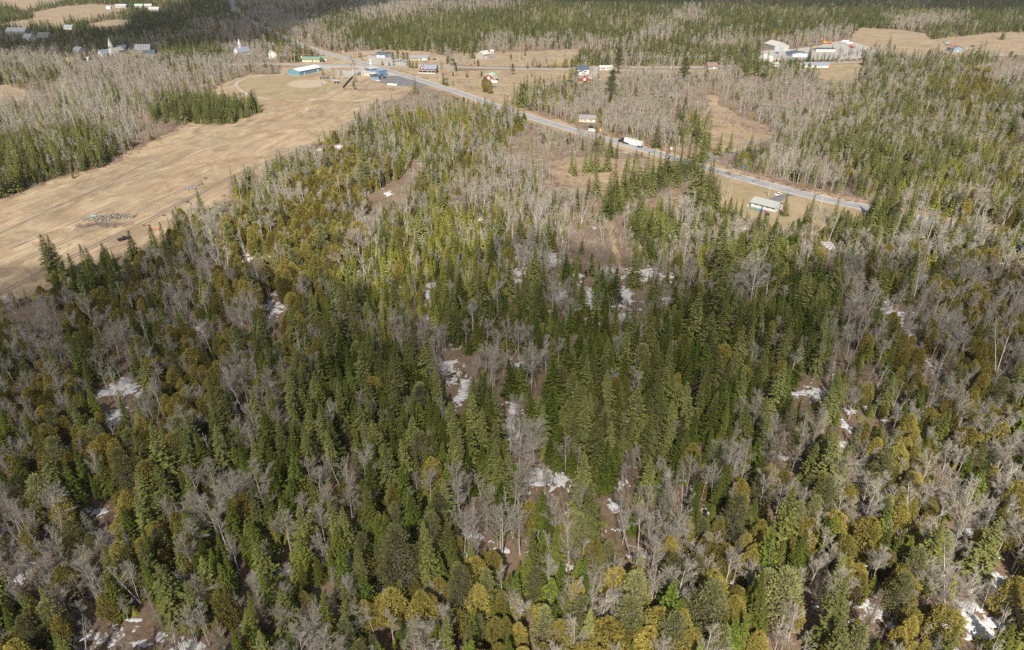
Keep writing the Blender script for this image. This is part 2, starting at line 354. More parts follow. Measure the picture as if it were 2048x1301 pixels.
def vnoise(x, y, seed, f):
    """cheap value noise"""
    x = x * f; y = y * f; xi = np.floor(x).astype(int); yi = np.floor(y).astype(int); fx = x - xi; fy = y - yi
    fx = fx * fx * (3 - 2 * fx); fy = fy * fy * (3 - 2 * fy)
    def h(a, b):
        n = (a * 374761393 + b * 668265263 + seed * 974711) & 0xffffffff; n = ((n ^ (n >> 13)) * 1274126177) & 0xffffffff
        return ((n ^ (n >> 16)) & 0xffff) / 65535.
    return (h(xi, yi) * (1 - fx) + h(xi + 1, yi) * fx) * (1 - fy) + (h(xi, yi + 1) * (1 - fx) + h(xi + 1, yi + 1) * fx) * fy
SW = []
sv, sf, nb = [], [], 0
for k, (cx, cy_, rx, ry) in enumerate(SNOW):
    a = G(cx, cy_); ex = abs(G(cx + rx, cy_)[0] - a[0]); y1 = G(cx, cy_ - ry)[1]; y0 = G(cx, cy_ + ry)[1]; ey = (y1 - y0) / 2; yc = (y1 + y0) / 2
    SW.append((a[0], yc, ex, ey))
    d = max(.25, a[1] / 900.); nx = int(ex * 1.35 / d) + 2; ny = int(ey * 1.35 / d) + 2
    X, Y = np.meshgrid(np.linspace(a[0] - 1.35 * ex, a[0] + 1.35 * ex, 2 * nx), np.linspace(yc - 1.35 * ey, yc + 1.35 * ey, 2 * ny))
    r = np.sqrt(((X - a[0]) / ex) ** 2 + ((Y - yc) / ey) ** 2)
    f = .68 - r + (vnoise(X, Y, k, .22) - .5) * 1.5 + (vnoise(X, Y, k + 50, .7) - .5) * 1.3 + (vnoise(X, Y, k + 90, 1.9) - .5) * 1.1
    Z = np.clip(f * .3 - .04, -.06, .14) + vnoise(X, Y, k + 7, 1.2) * .04 * (f > .1)
    V = np.stack([X, Y, Z], -1).reshape(-1, 3); n1 = X.shape[1]
    I = (np.arange(X.shape[0] - 1)[:, None] * n1 + np.arange(n1 - 1)[None]).ravel()
    Q = np.stack([I, I + 1, I + n1 + 1, I + n1], 1); Q = Q[V[Q, 2].max(1) > .0]
    sv.append(V); sf.append(Q + nb); nb += len(V)
me = fastmesh('snow', np.concatenate(sv), np.concatenate(sf), [M['snow']]); me.polygons.foreach_set('use_smooth', [True] * len(me.polygons))
tag(obj('snow', me), 'patches of old grey and white snow on the forest floor', 'snow', kind='stuff')

# ------------------------------------------------------------------ tree models
def kites(C, U, Vv, L, Wd):
    """kite-shaped sprays: base C, direction U, side Vv"""
    n = len(C); A = C; B = C + U * (L * .45)[:, None] + Vv * (Wd * .5)[:, None]; D = C + U * L[:, None]; E = C + U * (L * .45)[:, None] - Vv * (Wd * .5)[:, None]
    V = np.stack([A, B, D, E], 1).reshape(-1, 3); F = np.arange(4 * n).reshape(n, 4); return V, F
def unit(v): return v / (np.linalg.norm(v, axis=-1, keepdims=True) + 1e-9)
def tubes(P0, P1, R0, R1, k=3):
    """many tapered k-sided tubes"""
    n = len(P0); T = unit(P1 - P0); ref = np.where(np.abs(T[:, 2:3]) > .9, [[1., 0, 0]], [[0, 0, 1.]]); A = unit(np.cross(T, ref)); B = np.cross(T, A)
    ang = np.arange(k) * 2 * np.pi / k
    ring = A[:, None] * np.cos(ang)[None, :, None] + B[:, None] * np.sin(ang)[None, :, None]
    V = np.concatenate([P0[:, None] + ring * R0[:, None, None], P1[:, None] + ring * R1[:, None, None]], 1).reshape(-1, 3)
    i = np.arange(k); f = np.stack([i, (i + 1) % k, k + (i + 1) % k, k + i], 1)
    F = (np.arange(n)[:, None, None] * 2 * k + f[None]).reshape(-1, 4); return V, F
def trunk_mesh(name, h, r, mat, lean=.0, seed=0, base=0):
    rg = np.random.default_rng(seed); n = 6; z = np.linspace(0, h, n + 1)
    off = np.cumsum(rg.normal(0, .06 * h / n + .01, (n + 1, 2)), 0); off[0] = 0; off[:, 0] += lean * z
    P = np.c_[off, z]; rr = r * (1 - .93 * z / h) + .008
    V, F = tubes(P[:-1], P[1:], rr[:-1], rr[1:], 6)
    me = fastmesh(name, V, F, [mat]); return me, P
def conifer(seed, h, r, step=.42, nb=(7, 9), tilt=(-22, 25), Lk=.62, Wk=.42, base=.06, prof=.85, gap=0, mat='fir', name='crown', dens=1.0, hang=0., irr=.2):
    rg = np.random.default_rng(seed); C, U, Vv, LL, WW, T = [], [], [], [], [], []
    z = base * h; az0 = 0
    side = rg.uniform(.68, 1.2, 12)
    while z < h * .985:
        q = (z - base * h) / (h - base * h); rad = r * (1 - q) ** prof * rg.uniform(1 - irr, 1 + irr * .6) + .05
        if q < .12: rad *= .75 + 2 * q
        n = int(rg.integers(*nb) * (1 - .35 * q) * dens) + 2
        for a in az0 + np.arange(n) * 2 * np.pi / n + rg.normal(0, .22, n):
            if gap and rg.random() < gap: continue
            L = rad * rg.uniform(.72, 1.12) * side[int((a % 6.283) / 6.283 * 12) % 12]
            tl = math.radians(tilt[0] + (tilt[1] - tilt[0]) * q + rg.normal(0, 5))
            d = np.array([math.cos(a) * math.cos(tl), math.sin(a) * math.cos(tl), math.sin(tl)])
            m = max(2, int(L / .34) + 1); t = np.linspace(.22, .92, m) + rg.normal(0, .03, m)
            pts = np.array([0, 0, z]) + d * (t * L)[:, None]; pts[:, 2] -= hang * (t * L) ** 2 * .12; pts += rg.normal(0, .05, pts.shape)
            for s in (-1, 1):
                sp = rg.uniform(.25, .95, m) * s
                sd = np.array([-math.sin(a), math.cos(a), 0])
                u = unit(d[None] * np.cos(sp)[:, None] + sd[None] * np.sin(sp)[:, None] + rg.normal(0, .14, (m, 3)))
                nn = unit(np.array([[0, 0, 1.]]) + d[None] * .55 + rg.normal(0, .22, (m, 3)))
                v = unit(np.cross(nn, u))
                C.append(pts); U.append(u); Vv.append(v); LL.append(Lk * rg.uniform(.7, 1.25, m) * (1.15 - .8 * q)); WW.append(Wk * rg.uniform(.7, 1.3, m) * (1.1 - .55 * q))
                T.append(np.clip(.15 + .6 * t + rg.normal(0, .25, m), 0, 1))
        z += step * (1 - .35 * q) * rg.uniform(.8, 1.2); az0 += 1.3
    # leader
    C.append(np.repeat([[0, 0, h * .94]], 4, 0)); U.append(unit(np.array([[.05, 0, 1], [-.1, .1, 1], [.1, .12, 1], [0, -.1, 1.]]))); Vv.append(unit(np.array([[1, 0, 0], [0, 1, 0], [1, 1, 0], [1, -1, 0.]])))
    LL.append(np.full(4, h * .08)); WW.append(np.full(4, .16)); T.append(np.full(4, .8))
    V, F = kites(*map(np.concatenate, (C, U, Vv, LL, WW)))
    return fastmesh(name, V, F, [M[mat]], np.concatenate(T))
def cedar(seed, h, r, mat='cedar', n=1500, top=.62):
    rg = np.random.default_rng(seed)
    nl = 9; lz = rg.uniform(.1, .95, nl) * h; la = rg.uniform(0, 6.28, nl)
    q = rg.beta(1.15, 1.0, n); z = (.07 + .93 * q) * h; a = rg.uniform(0, 2 * np.pi, n)
    prof = np.clip(1 - ((q - .32) / .70) ** 2, 0, 1) ** top * np.where(q < .32, .72 + .9 * q, 1)
    lump = np.zeros(n)
    for zz, aa in zip(lz, la): lump += np.exp(-((z - zz) / (h * .09)) ** 2 - (np.angle(np.exp(1j * (a - aa))) / .6) ** 2) * rg.uniform(.15, .5)
    lump += .13 * np.sin(a * 5 + z * 1.7 + seed) * np.cos(z * 2.6 + a * 2) + .10 * np.sin(a * 9 - z * 4.1 + seed * 2) * np.sin(z * 5.3 + a)
    rad = r * prof * (.78 + lump) * rg.uniform(.55, 1.0, n) ** .45 + .05
    C = np.stack([rad * np.cos(a), rad * np.sin(a), z], 1); C += rg.normal(0, .06, C.shape)
    out = np.stack([np.cos(a), np.sin(a), np.zeros(n)], 1)
    U = unit(out * rg.uniform(.3, 1.1, n)[:, None] + np.array([0, 0, 1.]) * rg.uniform(-.1, .95, n)[:, None] + rg.normal(0, .35, (n, 3)))
    Nn = unit(out * .9 + rg.normal(0, .42, (n, 3)) + np.array([0, 0, .55])); Vv = unit(np.cross(Nn, U))
    T = np.clip(rg.normal(.5, .25, n) + lump * .4, 0, 1)
    V, F = kites(C, U, Vv, rg.uniform(.2, .45, n), rg.uniform(.12, .26, n)); return fastmesh('crown', V, F, [M[mat]], T)
def pine(seed, h, r, mat='pine', ntuft=150):
    rg = np.random.default_rng(seed); C, U, Vv, LL, WW, T = [], [], [], [], [], []; bp0, bp1 = [], []
    for i in range(ntuft):
        q = rg.beta(1.3, 1.05); z = (.2 + .78 * q) * h; a = i * 2.4 + rg.normal(0, .5)
        rad = r * (np.clip(1 - q, 0, 1) ** .6) * rg.uniform(.35, 1.08) + .1
        c = np.array([rad * math.cos(a), rad * math.sin(a), z + rad * .12]); k = rg.integers(20, 32); s = rg.uniform(.38, .75) * (1.1 - .4 * q)
        P = c + rg.normal(0, 1, (k, 3)) * np.array([.5, .5, .24]) * s
        u = unit(P - c + rg.normal(0, .25, (k, 3)) + np.array([math.cos(a) * .3, math.sin(a) * .3, .45])); v = unit(np.cross(u, rg.normal(0, 1, (k, 3))))
        C.append(P); U.append(u); Vv.append(v); LL.append(rg.uniform(.26, .46, k)); WW.append(rg.uniform(.1, .22, k)); T.append(np.clip(rg.normal(.5, .22, k) + rg.normal(0, .12), 0, 1))
        bp0.append((0, 0, z - .25 * rad)); bp1.append(c)
    V, F = kites(*map(np.concatenate, (C, U, Vv, LL, WW)))
    V2, F2 = tubes(np.array(bp0), np.array(bp1), np.full(ntuft, .05), np.full(ntuft, .02))
    fm = np.r_[np.zeros(len(F)), np.ones(len(F2))]
    return fastmesh('crown', np.r_[V, V2], np.r_[F, F2 + len(V)], [M[mat], M['bark']], np.r_[np.concatenate(T), np.zeros(len(F2))], fm)
def bare(seed, h, r, stems=1, start=.35, nl=11, up=55, mats=('grey', 'twig'), lean=.02, tr=.15, lev=(7, 7, 4), tw=.0135, spread=1.0):
    """leafless tree: trunk(s), limbs, branches and twigs, each a tapered tube"""
    rg = np.random.default_rng(seed); P0, P1, A, B, K = [], [], [], [], []
    tv, tf, nbv = [], [], 0
    def addl(p0, p1, r0, r1, k): P0.append(p0); P1.append(p1); A.append(r0); B.append(r1); K.append(k)
    for s in range(stems):
        az = rg.uniform(0, 6.28); ln = lean + (0 if stems == 1 else rg.uniform(.12, .32)); n = 7
        z = np.linspace(0, h * rg.uniform(.85, 1.), n + 1)
        P = np.c_[np.cos(az) * ln * z, np.sin(az) * ln * z, z]; P[:, :2] += np.cumsum(rg.normal(0, .05 * h / 12, (n + 1, 2)), 0) * (np.arange(n + 1) > 0)[:, None]
        rr = tr * (1 - .85 * z / z[-1]); Vt, Ft = tubes(P[:-1], P[1:], rr[:-1], rr[1:], 5); tv.append(Vt); tf.append(Ft + nbv); nbv += len(Vt)
        for i in range(nl):
            q = start + (1 - start) * (i + rg.random()) / nl * .97
            p = np.array([np.interp(q * z[-1], z, P[:, j]) for j in range(3)]); a = i * 2.4 + rg.normal(0, .5)
            el = math.radians(up + rg.normal(0, 9) + 12 * q); L = r * (1.15 - .75 * ((q - start) / (1 - start)) ** 1.5) * rg.uniform(.75, 1.2)
            if q > .9: L = r * .45
            d = np.array([math.cos(a) * math.cos(el), math.sin(a) * math.cos(el), math.sin(el)])
            r0 = tr * .36 * (1 - .5 * q); pts = [p]; dd = d.copy()
            for j in range(4):
                dd = unit(dd + rg.normal(0, .13, 3) + np.array([0, 0, .07])); pts.append(pts[-1] + dd * L / 4)
                addl(pts[-2], pts[-1], max(r0 * (1 - j / 4.6), tw), max(r0 * (1 - (j + 1) / 4.6), tw), 0)
            for j in range(lev[0]):
                t = .25 + .75 * (j + rg.random()) / lev[0]; k = min(int(t * 4), 3); f = t * 4 - k; pb = pts[k] * (1 - f) + pts[k + 1] * f
                d2 = unit(dd + rg.normal(0, .48 * spread, 3) + np.array([0, 0, .12])); d2[2] = abs(d2[2]) * .8 + .15; d2 = unit(d2); L2 = L * .5 * (1.15 - t * .5) * rg.uniform(.7, 1.2)
                m1 = pb + d2 * L2 * .5; d2b = unit(d2 + rg.normal(0, .2, 3)); e = m1 + d2b * L2 * .5
                addl(pb, m1, max(r0 * .35, tw), tw * 1.1, 1); addl(m1, e, tw * 1.1, tw * .7, 1)
                for k2 in range(lev[1]):
                    t2 = (k2 + rg.random()) / lev[1]; pc = pb + (e - pb) * t2; d3 = unit(d2 + rg.normal(0, .42 * spread, 3) + np.array([0, 0, .1])); L3 = L2 * .5 * rg.uniform(.6, 1.2); e3 = pc + d3 * L3
                    addl(pc, e3, tw, tw * .5, 1)
                    for k3 in range(lev[2]):
                        pd = pc + (e3 - pc) * rg.uniform(.2, 1); addl(pd, pd + unit(d3 + rg.normal(0, .42, 3)) * L3 * rg.uniform(.4, .75), tw * .7, tw * .4, 1)
    V, F = tubes(np.array(P0), np.array(P1), np.array(A), np.array(B), 3); fm = np.repeat(np.array(K), 3)
    return fastmesh('trunk', np.concatenate(tv), np.concatenate(tf), [M[mats[0]]]), fastmesh('crown', V, F, [M[mats[0]], M[mats[1]]], None, fm)
def clump(seed, n, rad, h, mat, tw=.02, twigs=5, lean=.08):
    rg = np.random.default_rng(seed); P0, P1, A, B = [], [], [], []
    for i in range(n):
        rr = rad * math.sqrt(rg.random()); a = rg.uniform(0, 6.28); p = np.array([rr * math.cos(a), rr * math.sin(a), 0]); hh = h * rg.uniform(.5, 1.1)
        d = unit(np.array([0, 0, 1.]) + np.r_[rg.normal(0, lean, 2), 0] + np.r_[p[:2] * lean, 0]); m = p + d * hh * .5; e = m + unit(d + rg.normal(0, .06, 3)) * hh * .5
        P0 += [p, m]; P1 += [m, e]; A += [tw * 1.7, tw]; B += [tw, tw * .4]
        for j in range(twigs):
            t = rg.uniform(.35, 1); s = p + (e - p) * t; el = unit(d + rg.normal(0, .45, 3) + np.array([0, 0, .2])); P0.append(s); P1.append(s + el * hh * rg.uniform(.1, .24)); A.append(tw * .6); B.append(tw * .3)
    V, F = tubes(np.array(P0), np.array(P1), np.array(A), np.array(B), 3); return fastmesh('stems', V, F, [M[mat]])

KINDS = {}   # kind -> list of (trunk mesh, crown mesh, nominal height, nominal radius)
def reg(kind, lst): KINDS[kind] = lst
def con(kind, mat, specs, **kw):
    out = []
    for i, (h, r) in enumerate(specs):
        t, _ = trunk_mesh('trunk', h * .97, .012 * h + .03, M['bark'], seed=i + 3); out.append((t, conifer(i * 13 + hash_(kind), h, r, mat=mat, **kw), h, r))
    reg(kind, out)
def hash_(s): return sum(ord(c) * (i + 1) for i, c in enumerate(s))
con('fir_tree', 'fir', [(10, 2.1), (11, 2.2), (10, 1.7), (9, 2.2), (12, 2.3), (8, 2.0), (12, 1.8), (10, 2.5)], step=.48, prof=1.12, Lk=.52, Wk=.34, irr=.3)
con('young_fir', 'young', [(8, 1.7), (9, 1.6), (7, 1.7), (9, 1.9), (10, 1.8)], step=.46, prof=1.1, Lk=.5, Wk=.34, irr=.35)
con('spruce_tree', 'spruce', [(14, 3.0), (13, 2.5), (15, 3.3), (13, 3.2), (15, 2.6), (12, 3.1)], step=.68, nb=(8, 11), tilt=(-26, 22), Lk=.58, Wk=.38, hang=.5, irr=.4, base=.08, prof=1.05)
con('larch_tree', 'larch', [(12, 2.0), (11, 1.8), (13, 2.2)], step=.45, nb=(6, 8), tilt=(-5, 35), Lk=.5, Wk=.075, base=.16, prof=.8, dens=1.6)
con('dead_spruce', 'lichen', [(10, 1.5), (11, 1.7)], step=.5, nb=(5, 7), tilt=(-25, 10), Lk=.5, Wk=.09, base=.12, irr=.5, gap=.15, dens=1.5)
reg('cedar_tree', [(trunk_mesh('trunk', h * .9, .16, M['bark'], seed=i)[0], cedar(i + 40, h, r, n=n, top=tp), h, r) for i, (h, r, n, tp) in enumerate([(9, 2.0, 5200, .72), (10, 1.9, 5200, .9), (8, 2.1, 4800, .65), (9, 1.6, 4400, .95), (10, 2.3, 6000, .75), (9, 1.9, 5000, .8)])])
reg('pine_tree', [(trunk_mesh('trunk', h * .98, .2, M['bark'], seed=i)[0], pine(i + 70, h, r), h, r) for i, (h, r) in enumerate([(13, 2.7), (14, 2.9), (12, 2.4), (15, 2.8)])])
B = []
for i, (h, r, up, nl, st, sp) in enumerate([(12, 3.6, 52, 11, .3, 1), (13, 3.2, 60, 12, .38, .9), (11, 3.9, 46, 11, .28, 1.1), (12, 2.8, 62, 11, .42, .9), (13, 3.8, 50, 12, .34, 1.1), (10, 2.4, 66, 9, .45, .7), (12, 3.0, 56, 13, .22, .8)]):
    t, c = bare(i + 100, h, r, 1, st, nl, up, spread=sp); B.append((t, c, h, r))
reg('bare_tree', B)
B = []
for i, (h, r, st, nl, sp) in enumerate([(12, 1.9, 1, 10, .45), (13, 1.7, 1, 10, .5), (11, 1.8, 2, 7, .42), (12, 1.6, 3, 5, .45), (13, 2.0, 1, 12, .4)]):
    t, c = bare(i + 200, h, r, st, sp, nl, 58, ('birch', 'btwig'), .05, .10, (6, 5, 3), .0125); B.append((t, c, h, r))
reg('birch_tree', B)
BR = [clump(1, 16, 2.6, 5.5, 'sap', .022, 8), clump(2, 22, 2.8, 4.0, 'sap', .02, 7), clump(3, 34, 1.5, 2.0, 'red', .016, 5, .25), clump(4, 40, 2.0, 1.6, 'red', .016, 4, .25), clump(5, 14, 2.4, 7.0, 'sap', .026, 10),
      clump(6, 40, 1.4, 2.4, 'sap', .016, 6, .3)]

# ------------------------------------------------------------------ buildings
PROT = []      # (x0,y0,x1,y1,distance) pixel boxes that must stay in view
def protect(x0, y0, x1, y1, Y): PROT.append((x0, y0, x1, y1, Y))
def box(V, F, x0, x1, y0, y1, z0, z1):
    n = len(V); V += [(x0, y0, z0), (x1, y0, z0), (x1, y1, z0), (x0, y1, z0), (x0, y0, z1), (x1, y0, z1), (x1, y1, z1), (x0, y1, z1)]
    F += [tuple(n + i for i in f) for f in ((3, 2, 1, 0), (4, 5, 6, 7), (0, 1, 5, 4), (1, 2, 6, 5), (2, 3, 7, 6), (3, 0, 4, 7))]
def boxes(name, bs, mat, parent=None, loc=(0, 0, 0), rz=0):
    V, F = [], []
    for b in bs: box(V, F, *b)
    return obj(name, mesh(name, V, F, mat), parent, loc, rz)
def prism(name, prof, y0, y1, mat, parent=None, axis='y'):
    """closed profile (u,z) swept along the other horizontal axis"""
    n = len(prof); V = []
    for y in (y0, y1):
        for u, z in prof: V.append((u, y, z) if axis == 'y' else (y, u, z))
    F = [tuple(range(n))[::-1], tuple(range(n, 2 * n))] + [(i, (i + 1) % n, n + (i + 1) % n, n + i) for i in range(n)]
    me = mesh(name, V, F, mat)
    import bmesh
    bm = bmesh.new(); bm.from_mesh(me); bmesh.ops.recalc_face_normals(bm, faces=bm.faces); bm.to_mesh(me); bm.free()
    return obj(name, me, parent)
def siding(name, col, horiz=True):
    m, t = nmat(name); v = coord(t); f = noise(t, .8, v, 4)
    w = N(t, 'ShaderNodeTexWave', wave_type='BANDS', bands_direction='Z' if horiz else 'DIAGONAL'); w.inputs['Scale'].default_value = 2.2; t.links.new(v, w.inputs[0])
    lo = tuple(x * .82 for x in col); hi = tuple(min(.9, x * 1.1) for x in col)
    principled(t, ramp(t, f, [(.3, lo), (.7, hi)]), .7, w.outputs[0], .3, .02); M[name] = m
for nm, c in (('white', (.62, .62, .60)), ('teal', (.12, .27, .34)), ('cream', (.60, .53, .38)), ('blue', (.13, .24, .36)), ('paleblue', (.28, .36, .42)), ('grey_board', (.36, .35, .32)),
              ('red', (.27, .07, .055)), ('steel_panel', (.40, .40, .385)), ('slate_blue', (.22, .30, .36)), ('tan_board', (.42, .36, .27)), ('dark_teal', (.08, .16, .20))):
    siding('w_' + nm, c)
for nm, c in (('white', (.58, .575, .55)), ('green', (.13, .23, .17)), ('grey', (.22, .22, .225)), ('navy', (.07, .085, .115)), ('bluegrey', (.20, .235, .28)), ('brown', (.20, .14, .12)),
              ('silver', (.44, .43, .40)), ('sage', (.31, .33, .31)), ('dark', (.08, .08, .085)), ('palegreen', (.33, .43, .36)), ('metal', (.38, .40, .42))):
    simple('r_' + nm, c, .14, .9, .75, .3, 0, .2)
simple('glass', (.05, .065, .08), .3, .5, .15, .5); simple('trim', (.72, .72, .70), .08); simple('door', (.70, .70, .68), .07); simple('dark', (.03, .03, .033), .3); simple('brick', (.30, .13, .09), .2, 6)
simple('concrete', (.42, .41, .38), .15); simple('black_paint', (.018, .018, .02), .3, 2, .35, .5); simple('white_paint', (.76, .76, .74), .06, 2, .4, .4); simple('blue_paint', (.05, .15, .35), .15, 2, .4, .4)
simple('rubber', (.02, .02, .02), .3); simple('orange', (.70, .17, .03), .12, 2, .5); simple('yellow', (.78, .46, .03), .1, 2, .5); simple('rust', (.28, .10, .05), .4, 2); simple('chrome', (.5, .5, .5), .2, 2, .25, .5, .9)
simple('wood', (.30, .25, .20), .25, 3); simple('weathered_log', (.52, .48, .43), .25, 4); simple('tarp_blue', (.06, .28, .58), .15); simple('tarp_teal', (.20, .52, .50), .15); simple('red_paint', (.50, .05, .04), .15, 2, .4)
simple('silver_paint', (.35, .36, .38), .1, 2, .35, .5); simple('trailer_side', (.66, .70, .70), .05, .8, .4, .4); simple('sign_blue', (.05, .15, .42), .05); simple('lilac', (.24, .15, .22), .3, 3); simple('charred', (.10, .085, .075), .4, 3)
simple('scrap_white', (.46, .43, .39), .3, 3); simple('scrap_grey', (.30, .28, .26), .35, 3); simple('fence_dark', (.10, .075, .055), .3, 3)

def roofprof(w, h0, hr, o, th, kind):
    a = w / 2 + o; dz = hr * o / (w / 2)
    if kind == 'gable': L = [(-a, h0 - dz), (0, h0 + hr), (a, h0 - dz)]
    elif kind == 'gambrel': L = [(-a, h0 - .25), (-w * .33, h0 + hr * .66), (0, h0 + hr), (w * .33, h0 + hr * .66), (a, h0 - .25)]
    elif kind == 'round': L = [(-a, h0 - .2)] + [(-w / 2 * math.cos(q), h0 + hr * math.sin(q)) for q in np.linspace(.25, math.pi - .25, 9)] + [(a, h0 - .2)]
    elif kind == 'mono': L = [(-a, h0 + .05), (a, h0 + hr)]
    return L
def building(name, label, px, py, yaw, w, d, hw, hr, ridge='x', wall='w_white', roof='r_grey', kind='gable', over=.45, wins=(), doors=(), chim=None, cat='house', prot=True, group=None, foundation=True, vis=.85):
    p = G(px, py); root = empty(name, (p[0], p[1], 0), math.radians(yaw)); tag(root, label, cat, group)
    z0 = .25 if foundation else .02
    if foundation: boxes('foundation', [(-w / 2 - .03, w / 2 + .03, -.03, d + .03, 0, z0)], M['concrete'], root)
    if kind == 'flat':
        boxes('wall', [(-w / 2, w / 2, 0, d, z0, hw)], M[wall], root); boxes('roof', [(-w / 2 - over, w / 2 + over, -over, d + over, hw + .003, hw + .3)], M[roof], root)
    else:
        span = w if ridge == 'y' else d
        L = roofprof(span, hw, hr, over, .2, kind)
        Lw = [(max(-span / 2, min(span / 2, u)), z) for u, z in roofprof(span, hw, hr, 0.0, 0, kind)]
        wp = [(-span / 2, z0)] + [(u, z - .03) for u, z in Lw] + [(span / 2, z0)]
        rp = [(u, z + .02) for u, z in L] + [(u, z + .2) for u, z in L[::-1]]
        if ridge == 'y': prism('wall', wp, 0, d, M[wall], root); prism('roof', rp, -over, d + over, M[roof], root)
        else:
            cw = [(u + d / 2, z) for u, z in wp]; cr = [(u + d / 2, z) for u, z in rp]
            prism('wall', cw, -w / 2, w / 2, M[wall], root, 'x'); prism('roof', cr, -w / 2 - over, w / 2 + over, M[roof], root, 'x')
    def face(spec, th):
        f, u, z, ww, hh = spec[:5]
        if f == 'f': return (u - ww / 2, u + ww / 2, -th, .05, z, z + hh)
        if f == 'b': return (u - ww / 2, u + ww / 2, d - .05, d + th, z, z + hh)
        if f == 'r': return (w / 2 - .05, w / 2 + th, u - ww / 2, u + ww / 2, z, z + hh)
        return (-w / 2 - th, -w / 2 + .05, u - ww / 2, u + ww / 2, z, z + hh)
    for s in wins:
        fr = boxes('window', [face(s, .05)], M['trim'], root)
        s2 = (s[0], s[1], s[2] + .1, s[3] - .2, s[4] - .2); boxes('pane', [face(s2, .07)], M['glass'], fr)
    for s in doors: boxes('door', [face(s, .08)], M[s[5]] if len(s) > 5 else M['door'], root)
    if chim: cx, cy2, ch = chim; boxes('chimney', [(cx - .4, cx + .4, cy2 - .4, cy2 + .4, hw, ch)], M['brick'], root)
    if py < 116 and px < 660: vis = min(vis, .55)
    if prot:
        q = [PIX(*(np.array(root.matrix_basis @ Vector((x, y, 0)))[:2]), z) for x in (-w / 2, w / 2) for y in (0, d) for z in (0, hw + hr)]
        xs = [a[0] for a in q]; ys = [a[1] for a in q]; x0, x1, y0, y1 = min(xs), max(xs), min(ys), max(ys)
        protect(x0, y0, x1, y0 + (y1 - y0) * vis, p[1]); CLEAR.append((p[0] + d / 2 * math.sin(-math.radians(yaw)), p[1] + d / 2 * math.cos(math.radians(yaw)), max(w, d) * .62 + 1.5))
    return root
CLEAR = []
def wrow(f, us, z, w=1.0, h=1.2): return [(f, u, z, w, h) for u in us]
b = building('arena', 'long teal arena with a white metal roof behind the ball field', 588, 150.5, -28, 17, 34, 4.2, 2.0, 'y', 'w_teal', 'r_white', wins=wrow('r', (4, 10, 16, 22), 2.4, 1.6, .9), doors=[('r', 28, .3, 2, 2.6), ('r', 7, .3, 1.2, 2.1)], cat='building')
building('community_hall', 'low cream hall with a green roof behind the teal arena', 622, 124.5, -6, 21, 8, 3.0, 2.4, 'x', 'w_cream', 'r_green', wins=wrow('f', (-8, -5, -2, 6, 8.5), 1.1), doors=[('f', 2, .3, 1.2, 2.1, 'w_red')], cat='hall')
building('annex', 'small green roofed annex beside the cream hall', 646, 122, 12, 9, 7, 2.8, 1.8, 'x', 'w_cream', 'r_green', doors=[('f', 0, .3, 2.5, 2.2, 'dark')], cat='building')
building('shed', 'little dark red shed left of the cream hall', 603, 117, 5, 5, 5, 2.6, 1.6, 'y', 'w_red', 'r_brown', doors=[('f', 0, .3, 1.4, 2)], cat='shed')
building('house', 'tall narrow white house among bare trees left of the teal arena', 546, 118, 18, 9, 10, 5.6, 3.2, 'y', 'w_white', 'r_silver', wins=wrow('f', (-2.3, 2.3), 1.2) + wrow('f', (-2.3, 2.3), 3.8) + wrow('l', (3, 7), 3.8), vis=.6)
b = building('store', 'blue and cream roadside store with a flat grey roof and front canopy', 731, 152, -42, 15, 17, 3.4, .3, 'x', 'w_cream', 'r_silver', 'flat', .25, wins=wrow('f', (-4.5, -2.5), 1.0, 1.3, 1.5), doors=[('f', 4, .3, 1.2, 2.1)], cat='store')
boxes('upper_wall', [(-7.3, 3.5, 6, 16.8, 3.72, 6.6)], M['w_blue'], b); boxes('upper_roof', [(-7.8, 4, 5.5, 17.3, 6.605, 6.9)], M['r_silver'], b)
for u in (-5.5, -3, -.5): boxes('window', [(u - .7, u + .7, 5.94, 6.05, 4.6, 5.8)], M['glass'], b)
prism('front_gable', [(7.52, .3), (7.52, 5.6), (11.5, 7.6), (15.5, 5.6), (15.5, .3)], 7, 17, M['w_blue'], b)
prism('gable_roof', [(7.2, 5.45), (11.5, 7.62), (15.8, 5.45), (15.8, 5.7), (11.5, 7.9), (7.2, 5.7)], 6.7, 17.3, M['r_bluegrey'], b)
boxes('door', [(15.45, 15.58, 9, 11, .3, 2.6)], M['glass'], b); boxes('canopy', [(7.6, 13, -1, 6.5, 3.0, 3.3)], M['r_white'], b)
for u, v in ((12.6, -.6), (12.6, 6.2)): boxes('post', [(u - .12, u + .12, v - .12, v + .12, 0, 3)], M['trim'], b)
building('shed', 'small bright blue lean-to shed in front of the roadside store', 750, 160, -8, 9, 6, 2.8, .9, 'x', 'w_blue', 'r_dark', 'mono', .2, wins=wrow('f', (-2, 2.2), 1.2, 1.2, 1), cat='shed')
building('dumpster_enclosure', 'deep blue box enclosure at the rear corner of the store', 720, 150, -42, 4, 4, 2.4, .1, 'x', 'w_blue', 'r_dark', 'flat', .05, cat='enclosure', foundation=False)
building('garage', 'pale blue garage with white doors and a dark roof across the highway', 761, 116, -24, 14, 14, 3.8, 2.2, 'x', 'w_paleblue', 'r_navy', doors=[('f', -3.5, .3, 2.8, 2.8), ('f', 0, .3, 1.2, 2.2), ('f', 4.2, .3, 3.4, 2.4)], cat='garage')
building('house', 'long low grey roofed bungalow behind the dark green yard trees', 838, 121, -4, 22, 9, 2.7, 2.4, 'x', 'w_tan_board', 'r_grey', wins=wrow('f', (-8, -5, -1.5, 2), .9, 1.6, 1.3), doors=[('f', 6.5, .3, 4.5, 2.3, 'trim'), ('f', 0.2, .3, 1.1, 2.1)])
